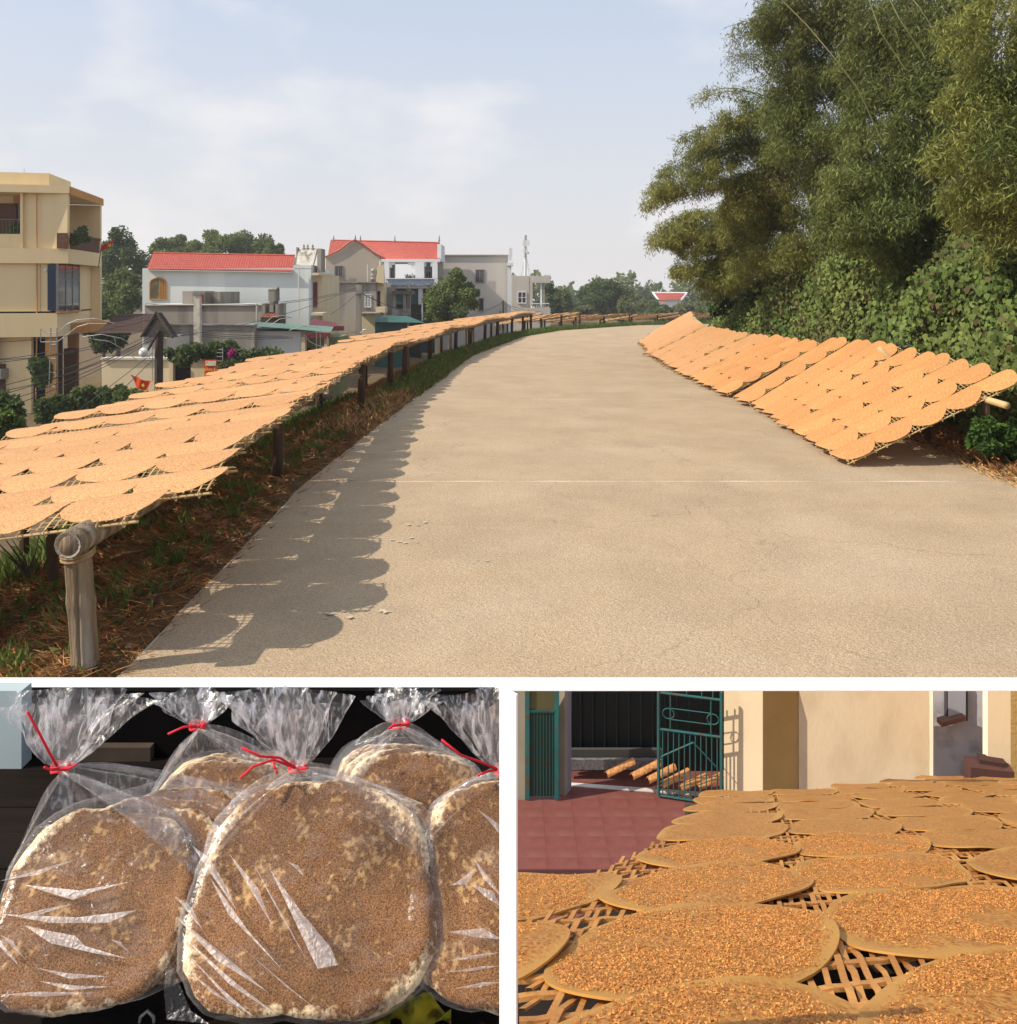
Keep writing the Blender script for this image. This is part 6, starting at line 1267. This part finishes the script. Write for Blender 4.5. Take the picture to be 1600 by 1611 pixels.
def oval(seed, seg=60, rings=10):
    g = random.Random(seed); ph = [g.random() * 6.28 for _ in range(5)]; vs = []; rad = []; fs = []
    def pt(r, w):
        q = 1 + .025 * math.sin(2 * w + ph[0]) + .02 * math.sin(3 * w + ph[1]) + .01 * math.sin(7 * w + ph[2]); a = ER * (.512 * r * q * sgp(math.cos(w))) + EC * (.53 * r * q * sgp(math.sin(w)))
        h = .0046 + .0012 * r * math.sin(w) + .0025 * r ** 3 * math.sin(3 * w + ph[3]) + .0025 * mnoise.noise(Vector((a.x * 18 + seed, a.y * 12, 0)))
        return Vector((a.x, a.y, -SLP * a.y)) + NP_ * h
    vs.append(pt(0, 0)); rad.append(0)
    for i in range(1, rings + 1):
        for k in range(seg): vs.append(pt(i / rings, 2 * math.pi * k / seg)); rad.append(i / rings)
    for k in range(seg): fs.append((0, 1 + k, 1 + (k + 1) % seg))
    for i in range(rings - 1):
        for k in range(seg): fs.append((1 + i * seg + k, 1 + (i + 1) * seg + k, 1 + (i + 1) * seg + (k + 1) % seg, 1 + i * seg + (k + 1) % seg))
    n = len(vs); vs += [vs[n - seg + k] for k in range(seg)] + [vs[n - seg + k] - NP_ * .0016 for k in range(seg)]; rad += [1.0] * (2 * seg)
    for k in range(seg): fs.append((n + k, n + seg + k, n + seg + (k + 1) % seg, n + (k + 1) % seg))
    m = MB(); m.add(vs, fs); me = m.mesh('rice_sheet', m_ps, None, True); at = me.attributes.new('rad', 'FLOAT', 'POINT'); at.data.foreach_set('value', rad); return me
OV = [oval(s) for s in range(7)]
sheets = []
for jr in range(-2, 16):
    for ic in range(-8, 14):
        c = ORG + ER * ic + EC * jr + Vector((rnd.gauss(0, .006), rnd.gauss(0, .007)))
        if c.y < .3 or c.x < -.10 or not inside(c.x, c.y, .02): continue
        sheets.append((jr, ic, c))
rows = {}
for jr, ic, c in sheets: rows.setdefault(jr, []).append((ic, c))
m_seed = M('seed_grain', (.58, .27, .07), (.38, .125, .024), 220, .5, island=.45)
GV = []; 
for r_i, jr in enumerate(sorted(rows)):
    for c_i, (ic, c) in enumerate(sorted(rows[jr], key=lambda q: q[0])):
        o = link('rice_sheet', rnd.choice(OV), None, RP(c.x, c.y, 0))
        if c.x < .16: o.data = o.data.copy(); b = bmesh.new(); b.from_mesh(o.data); bmesh.ops.bisect_plane(b, geom=list(b.verts) + list(b.edges) + list(b.faces), plane_co=Vector((XMIN - c.x, 0, 0)), plane_no=(-1, 0, 0), clear_outer=True); b.to_mesh(o.data); b.free()
        if len(o.data.vertices) == 0: bpy.data.objects.remove(o); continue
        if c.y < .62 and ic >= 0 or (c.y < 1.35 and c.x < c.y * .66):
            me = o.data; co = np.empty(len(me.vertices) * 3, np.float32); me.vertices.foreach_get('co', co); co = co.reshape(-1, 3)
            ra = np.empty(len(co), np.float32); me.attributes['rad'].data.foreach_get('value', ra)
            n = int(12500 if c.y < .8 else 6500); rr = rng.random(n) ** .5 * .965; w = rng.uniform(0, 6.283, n)
            cw, sw = np.cos(w), np.sin(w); a = np.outer(.512 * rr * np.sign(cw) * np.abs(cw) ** .93, ER) + np.outer(.53 * rr * np.sign(sw) * np.abs(sw) ** .93, EC)
            keep = np.array([mnoise.noise(Vector((x * 17 + c.x * 40, y * 11 + c.y * 40, 1))) for x, y in a]) + .54 - 1.1 * np.maximum(rr - .82, 0) * 3 + rng.normal(0, .14, n) > .30
            a = a[keep]; X = a[:, 0] + c.x; D = a[:, 1] + c.y; ok = (X > XMIN + .002) & (D > .42); X, D, a = X[ok], D[ok], a[ok]
            # height of the sheet below each grain: nearest vertex
            hz = []
            top = co[:len(co)]; lift = (top + np.array([0, 0, 0])) @ np.array(NP_)
            for q0 in range(0, len(a), 500):
                aa = a[q0:q0 + 500]; hz.append(lift[np.argmin((top[None, :, 0] - aa[:, 0:1]) ** 2 + (top[None, :, 1] - aa[:, 1:2]) ** 2, axis=1)])
            hz = np.concatenate(hz) if hz else np.zeros(0)
            base = np.stack([X, D, U - Z00 - SLP * D], 1) + np.outer(np.array(hz) + .0006, np.array(NP_)); GV.append(base)
        if c_i == 0: pos = 'leftmost'
        else: pos = f'{ordi(c_i + 1)} from the left'
        tag(o, f'seeded golden rice sheet, {pos} in the {ordi(r_i + 1)} row of the sloping rack', 'rice sheet', 'seeded rice sheets on the sloping rack')
GB = np.concatenate(GV); n = len(GB); r = .00072 * rng.uniform(.7, 1.3, (n, 1))
e1 = nrm(rng.normal(size=(n, 3)) * np.array([1, 1, .25])); e2 = nrm(np.cross(e1, rng.normal(0, .2, (n, 3)) + np.array(NP_))); e3 = np.cross(e1, e2)
o6 = np.stack([GB + e1 * r * 1.5, GB - e1 * r * 1.5, GB + e2 * r, GB - e2 * r, GB + np.abs(e3 @ np.array(NP_))[:, None] * 0 + np.array(NP_) * r * .8], 1).reshape(-1, 3)
tri = np.array([[0, 2, 4], [2, 1, 4], [1, 3, 4], [3, 0, 4]]); Q = (np.arange(n)[:, None, None] * 5 + tri[None]).reshape(-1, 3)
tag(link('seed', fastmesh('seed', o6, Q, m_seed)), kind='stuff')

# courtyard floor of red tiles
m_tile = M('red_floor_tile', (.20, .066, .052), (.14, .045, .04), 7, .6, .15, 20, c3=(.24, .095, .075), s3=4)
m_grout = M('floor_grout', (.15, .055, .045))
fl = MB(); fl.box(.02, 1.9, 3.1, 4.34, .004, .02); fl = fl.build('courtyard_floor', m_grout); tag(fl, kind='structure')
q = MB(); q.box(-.0707, .0707, -.0707, .0707, 0, .012); tm = q.mesh('tile', m_tile)
for i in range(13):
    for j in range(9):
        o = link('tile', tm, fl, Vector((.10 + .142 * i, 3.18 + .142 * j, .0195)) - world_loc(fl))
# gatehouse: everything under the white gutter beam
ZT = lambda D: U - 621 / F * D
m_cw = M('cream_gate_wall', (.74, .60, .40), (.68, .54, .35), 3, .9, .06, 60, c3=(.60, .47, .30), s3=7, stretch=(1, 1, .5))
m_cw2 = M('ochre_and_shaded_wall', (.50, .33, .12), (.42, .27, .09), 3, .9, .2, 60)
m_teal = M('teal_gate_paint', (.014, .12, .115), (.010, .09, .09), 9, .45, spec=.5, c3=(.09, .04, .018), s3=26)
m_gp = M('grey_post_paint', (.30, .27, .21), (.25, .22, .17), 6, .8)
m_marble = M('grey_marble', (.50, .49, .53), (.42, .41, .46), 8, .4, c3=(.30, .29, .33), s3=14)
gh = thing('gatehouse', (1.6, 4.2, 0), 'low cream gatehouse wall with pier and marble panel, behind the sloping rack', 'gatehouse')
def wallq(name, xa, Da, xb, Db, mat, th=.03, parent=gh, za=0.0, top=None):      # upright wall from (column xa, depth Da) to (xb, Db)
    a = C(xa, 1200, Da); b = C(xb, 1200, Db); d = Vector((b.x - a.x, b.y - a.y, 0)).normalized(); nrm_ = Vector((-d.y, d.x, 0)) * th
    if nrm_.y < 0: nrm_ = -nrm_
    m = MB(); f = [(a.x, a.y), (b.x, b.y), (b.x + nrm_.x, b.y + nrm_.y), (a.x + nrm_.x, a.y + nrm_.y)]
    zz = [ZT(p[1]) if top is None else top for p in f]; m.prism(f, za, zz); return m.build(name, mat, parent)
wallq('pier_face', 1139, 4.10, 1200, 4.01, m_cw); wallq('pier_return', 1200.6, 4.01, 1256, 4.09, m_cw2)  # return's darker ochre puts the pier's shaded side into the colour
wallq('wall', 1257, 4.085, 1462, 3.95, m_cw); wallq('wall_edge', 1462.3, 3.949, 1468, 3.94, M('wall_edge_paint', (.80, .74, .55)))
wallq('marble_panel', 1464, 4.10, 1556, 4.03, m_marble)
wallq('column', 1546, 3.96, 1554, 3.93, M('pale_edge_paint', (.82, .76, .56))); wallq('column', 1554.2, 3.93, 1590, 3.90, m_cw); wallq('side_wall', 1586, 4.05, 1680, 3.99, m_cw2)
bb_ = wallq('column_base', 1527, 3.87, 1596, 3.83, M('brown_base', (.11, .05, .04), (.075, .035, .03), 6, .6), .10, gh, 0, C(0, 1211, 3.85).z); wallq('column_plinth', 1541, 3.90, 1582, 3.865, M('dark_brown_base', (.06, .028, .024)), .06, gh, 0, C(0, 1199, 3.88).z)
# window in the marble panel
wa = C(1487, 1131, 4.05); wb = C(1519, 1086, 4.05)
m = MB(); m.box(wa.x, wb.x, 4.03, 4.06, wa.z, ZT(4.03)); wf = m.build('window', M('dark_window_frame', (.05, .04, .05)), gh)
m = MB(); m.box(wa.x + .004, wb.x - .012, 4.026, 4.029, wa.z + .004, ZT(4.026) - .001); m.build('pane', M('pale_pane', (.40, .43, .50), (.36, .39, .46), 2, .3), wf)
m = MB(); p0, p1 = C(1482, 1137, 4.0), C(1519, 1127, 3.99); m.hexa([p0 + Vector((0, 0, -.022)), p1 + Vector((0, 0, -.022)), p1 + Vector((0, .05, -.022)), p0 + Vector((0, .05, -.022)), p0, p1, p1 + Vector((0, .05, 0)), p0 + Vector((0, .05, 0))]); m.build('sill', M('brown_sill', (.16, .08, .05)), wf)
# gateway: dark interior, threshold, posts
gt = thing('gateway', (.6, 4.3, 0), 'dark recessed gateway opening with shutter, left of the cream pier', 'gateway')
wallq('side_wall', 806, 4.10, 826, 4.09, m_gp, .02, gt); wallq('gate_post', 879, 4.14, 888.5, 4.12, m_gp, .03, gt); wallq('gate_post', 889, 4.125, 899, 4.18, M('lilac_jamb', (.22, .21, .26)), .02, gt)
wallq('back_shutter', 880, 4.34, 1145, 4.335, M('dark_shutter', (.003, .006, .007), (.004, .008, .009), 30, .5, stretch=(6, 1, 1)), .02, gt)
m_sd = M('shutter_slat', (.004, .009, .010))
for i in range(26): wallq('shutter_slat', 893 + i * 9.5, 4.336, 895.5 + i * 9.5, 4.335, m_sd, .004, gt) if i % 2 == 0 else None
for n_, (y0, y1, D, mt) in {'step': (1176, 1196, 4.30, M('dim_step', (.07, .065, .06))), 'step_riser': (1192, 1208, 4.27, M('terrazzo', (.20, .19, .18), (.1, .09, .09), 60))}.items():
    a = C(884, y1, D); b = C(1040, y0, D); m = MB(); m.box(a.x, b.x, D - .02, D, a.z, b.z); m.build(n_, mt, gt)
m = MB(); pA, pB = C(883, 1222, 4.21), C(1136, 1250, 4.11); pC, pD_ = C(1136, 1240, 4.14), C(883, 1207, 4.235)
zt = .036
m.hexa([Vector((p.x, p.y, z)) for z in (.0, zt) for p in (pA, pB, pC, pD_)]); m.build('threshold', M('white_threshold', (.66, .62, .56)), gt)
# small tray of rolled sheets just inside the gate
for i, (x, y) in enumerate(((975, 1206), (1015, 1209), (1040, 1215), (1062, 1222), (1090, 1228), (1118, 1226))):
    m = MB(); D = 4.17 - .008 * i; c = C(x, y, D); c.z = max(c.z, .03)
    ax = Vector((.15, .06, .035)); sd_ = Vector((-.37, .93, 0)).normalized()
    m.grid(10, 8, lambda u, v: c + ax * (u - .5) + sd_ * (.021 * math.cos(math.pi * v)) + Vector((0, 0, .021 * math.sin(math.pi * v) - .012))); tag(m.build('curled_rice_sheet', m_sheet2, smooth=True), f'curled rice sheet drying inside the gateway, {ordi(i + 1)} from the left', 'rice sheet', 'curled rice sheets inside the gateway')
# teal iron gate leaf, half open
gl_ = thing('teal_gate', (.9, 4.1, 0), 'teal painted iron gate leaf standing half open beside the cream pier', 'gate')
def gp(u, py):                     # point on the leaf: u across, py the picture row at its depth
    D = 4.11 + (4.03 - 4.11) * u; return C(1034 + (1137 - 1034) * u, py, D)
def gv(u, z): D = 4.11 + (4.03 - 4.11) * u; p = C(1034 + (1137 - 1034) * u, 1100, D); return Vector((p.x, p.y, z))
zb_, ztp = .045, ZT(4.11) - .003
def gbar(name, a, b, r): m = MB(); m.path([a, b], r, 6); m.build(name, m_teal, gl_)
for u in (0.02, .98): gbar('stile', gv(u, zb_), gv(u, ztp), .0085)
for f_ in (0.0, .60, .93): gbar('rail', gv(.02, zb_ + (ztp - zb_) * f_), gv(.98, zb_ + (ztp - zb_) * f_), .0065)
for i in range(1, 12): gbar('bar', gv(i / 12, zb_), gv(i / 12, zb_ + (ztp - zb_) * .60), .0032)
for u in (.22, .45, .68, .85): gbar('bar', gv(u, zb_ + (ztp - zb_) * .93), gv(u, ztp), .0035)
for u in (.2, .82): gbar('bar', gv(u, zb_ + (ztp - zb_) * .6), gv(u, zb_ + (ztp - zb_) * .93), .0035)
for f_ in (.70, .80): gbar('scroll_rail', gv(.2, zb_ + (ztp - zb_) * f_), gv(.82, zb_ + (ztp - zb_) * f_), .0025)
gbar('brace', gv(.05, zb_ + (ztp - zb_) * .35), gv(.55, zb_ + (ztp - zb_) * .52), .0045); gbar('brace', gv(.55, zb_ + (ztp - zb_) * .52), gv(.9, zb_ + (ztp - zb_) * .33), .003)
for uc in (.17, .85):
    m = MB(); zc = zb_ + (ztp - zb_) * .75; m.path([gv(uc + .09 * math.cos(w), zc + .026 * math.sin(w)) for w in np.linspace(0, 6.28, 13)], .0028, 5, False); m.build('scroll', m_teal, gl_)
# second leaf, folded back on the left
g2_ = thing('folded_gate', (.15, 4.1, 0), 'dark teal gate leaf folded back at the left of the gateway', 'gate')
for x0, x1 in ((826, 833), (872, 879)): wallq('stile', x0, 4.085, x1, 4.08, m_teal, .012, g2_, .04)
m = MB(); a = C(833, 1215, 4.095); b = C(872, 1119, 4.095); m.box(a.x, b.x, 4.093, 4.098, .05, b.z); m.build('sheet', M('dull_olive_sheet', (.05, .07, .05), (.035, .06, .05), 3, .6), g2_)
m = MB(); m.box(a.x, b.x, 4.09, 4.099, b.z + .012, ZT(4.1)); m.build('upper_sheet', M('olive_sheet', (.12, .11, .05), (.09, .085, .04), 3, .6), g2_)
m = MB(); m.box(a.x, b.x, 4.082, 4.092, b.z, b.z + .011); m.build('rail', m_teal, g2_)
for i in range(8):
    x = a.x + (b.x - a.x) * (i + .5) / 8; m = MB(); m.tube((x, 4.088, .05), (x, 4.088, b.z), .0022, n=5); m.build('bar', m_teal, g2_)
# ------------------------------------------------------------------ thin daylight haze over the whole place
hz_ = MB(); hz_.box(-80 * U, 80 * U, -5 * U, 116 * U, -2.2 * U, 9 * U)
m_haze = bpy.data.materials.new('haze'); m_haze.use_nodes = True; ht = m_haze.node_tree; ht.nodes.remove(ht.nodes['Principled BSDF'])
pv_ = ht.nodes.new('ShaderNodeVolumePrincipled'); pv_.inputs['Color'].default_value = (.93, .94, .97, 1); pv_.inputs['Density'].default_value = .00055; pv_.inputs['Anisotropy'].default_value = .2
ht.links.new(pv_.outputs[0], ht.nodes['Material Output'].inputs['Volume'])
hob = hz_.build('haze', m_haze); tag(hob, kind='stuff')
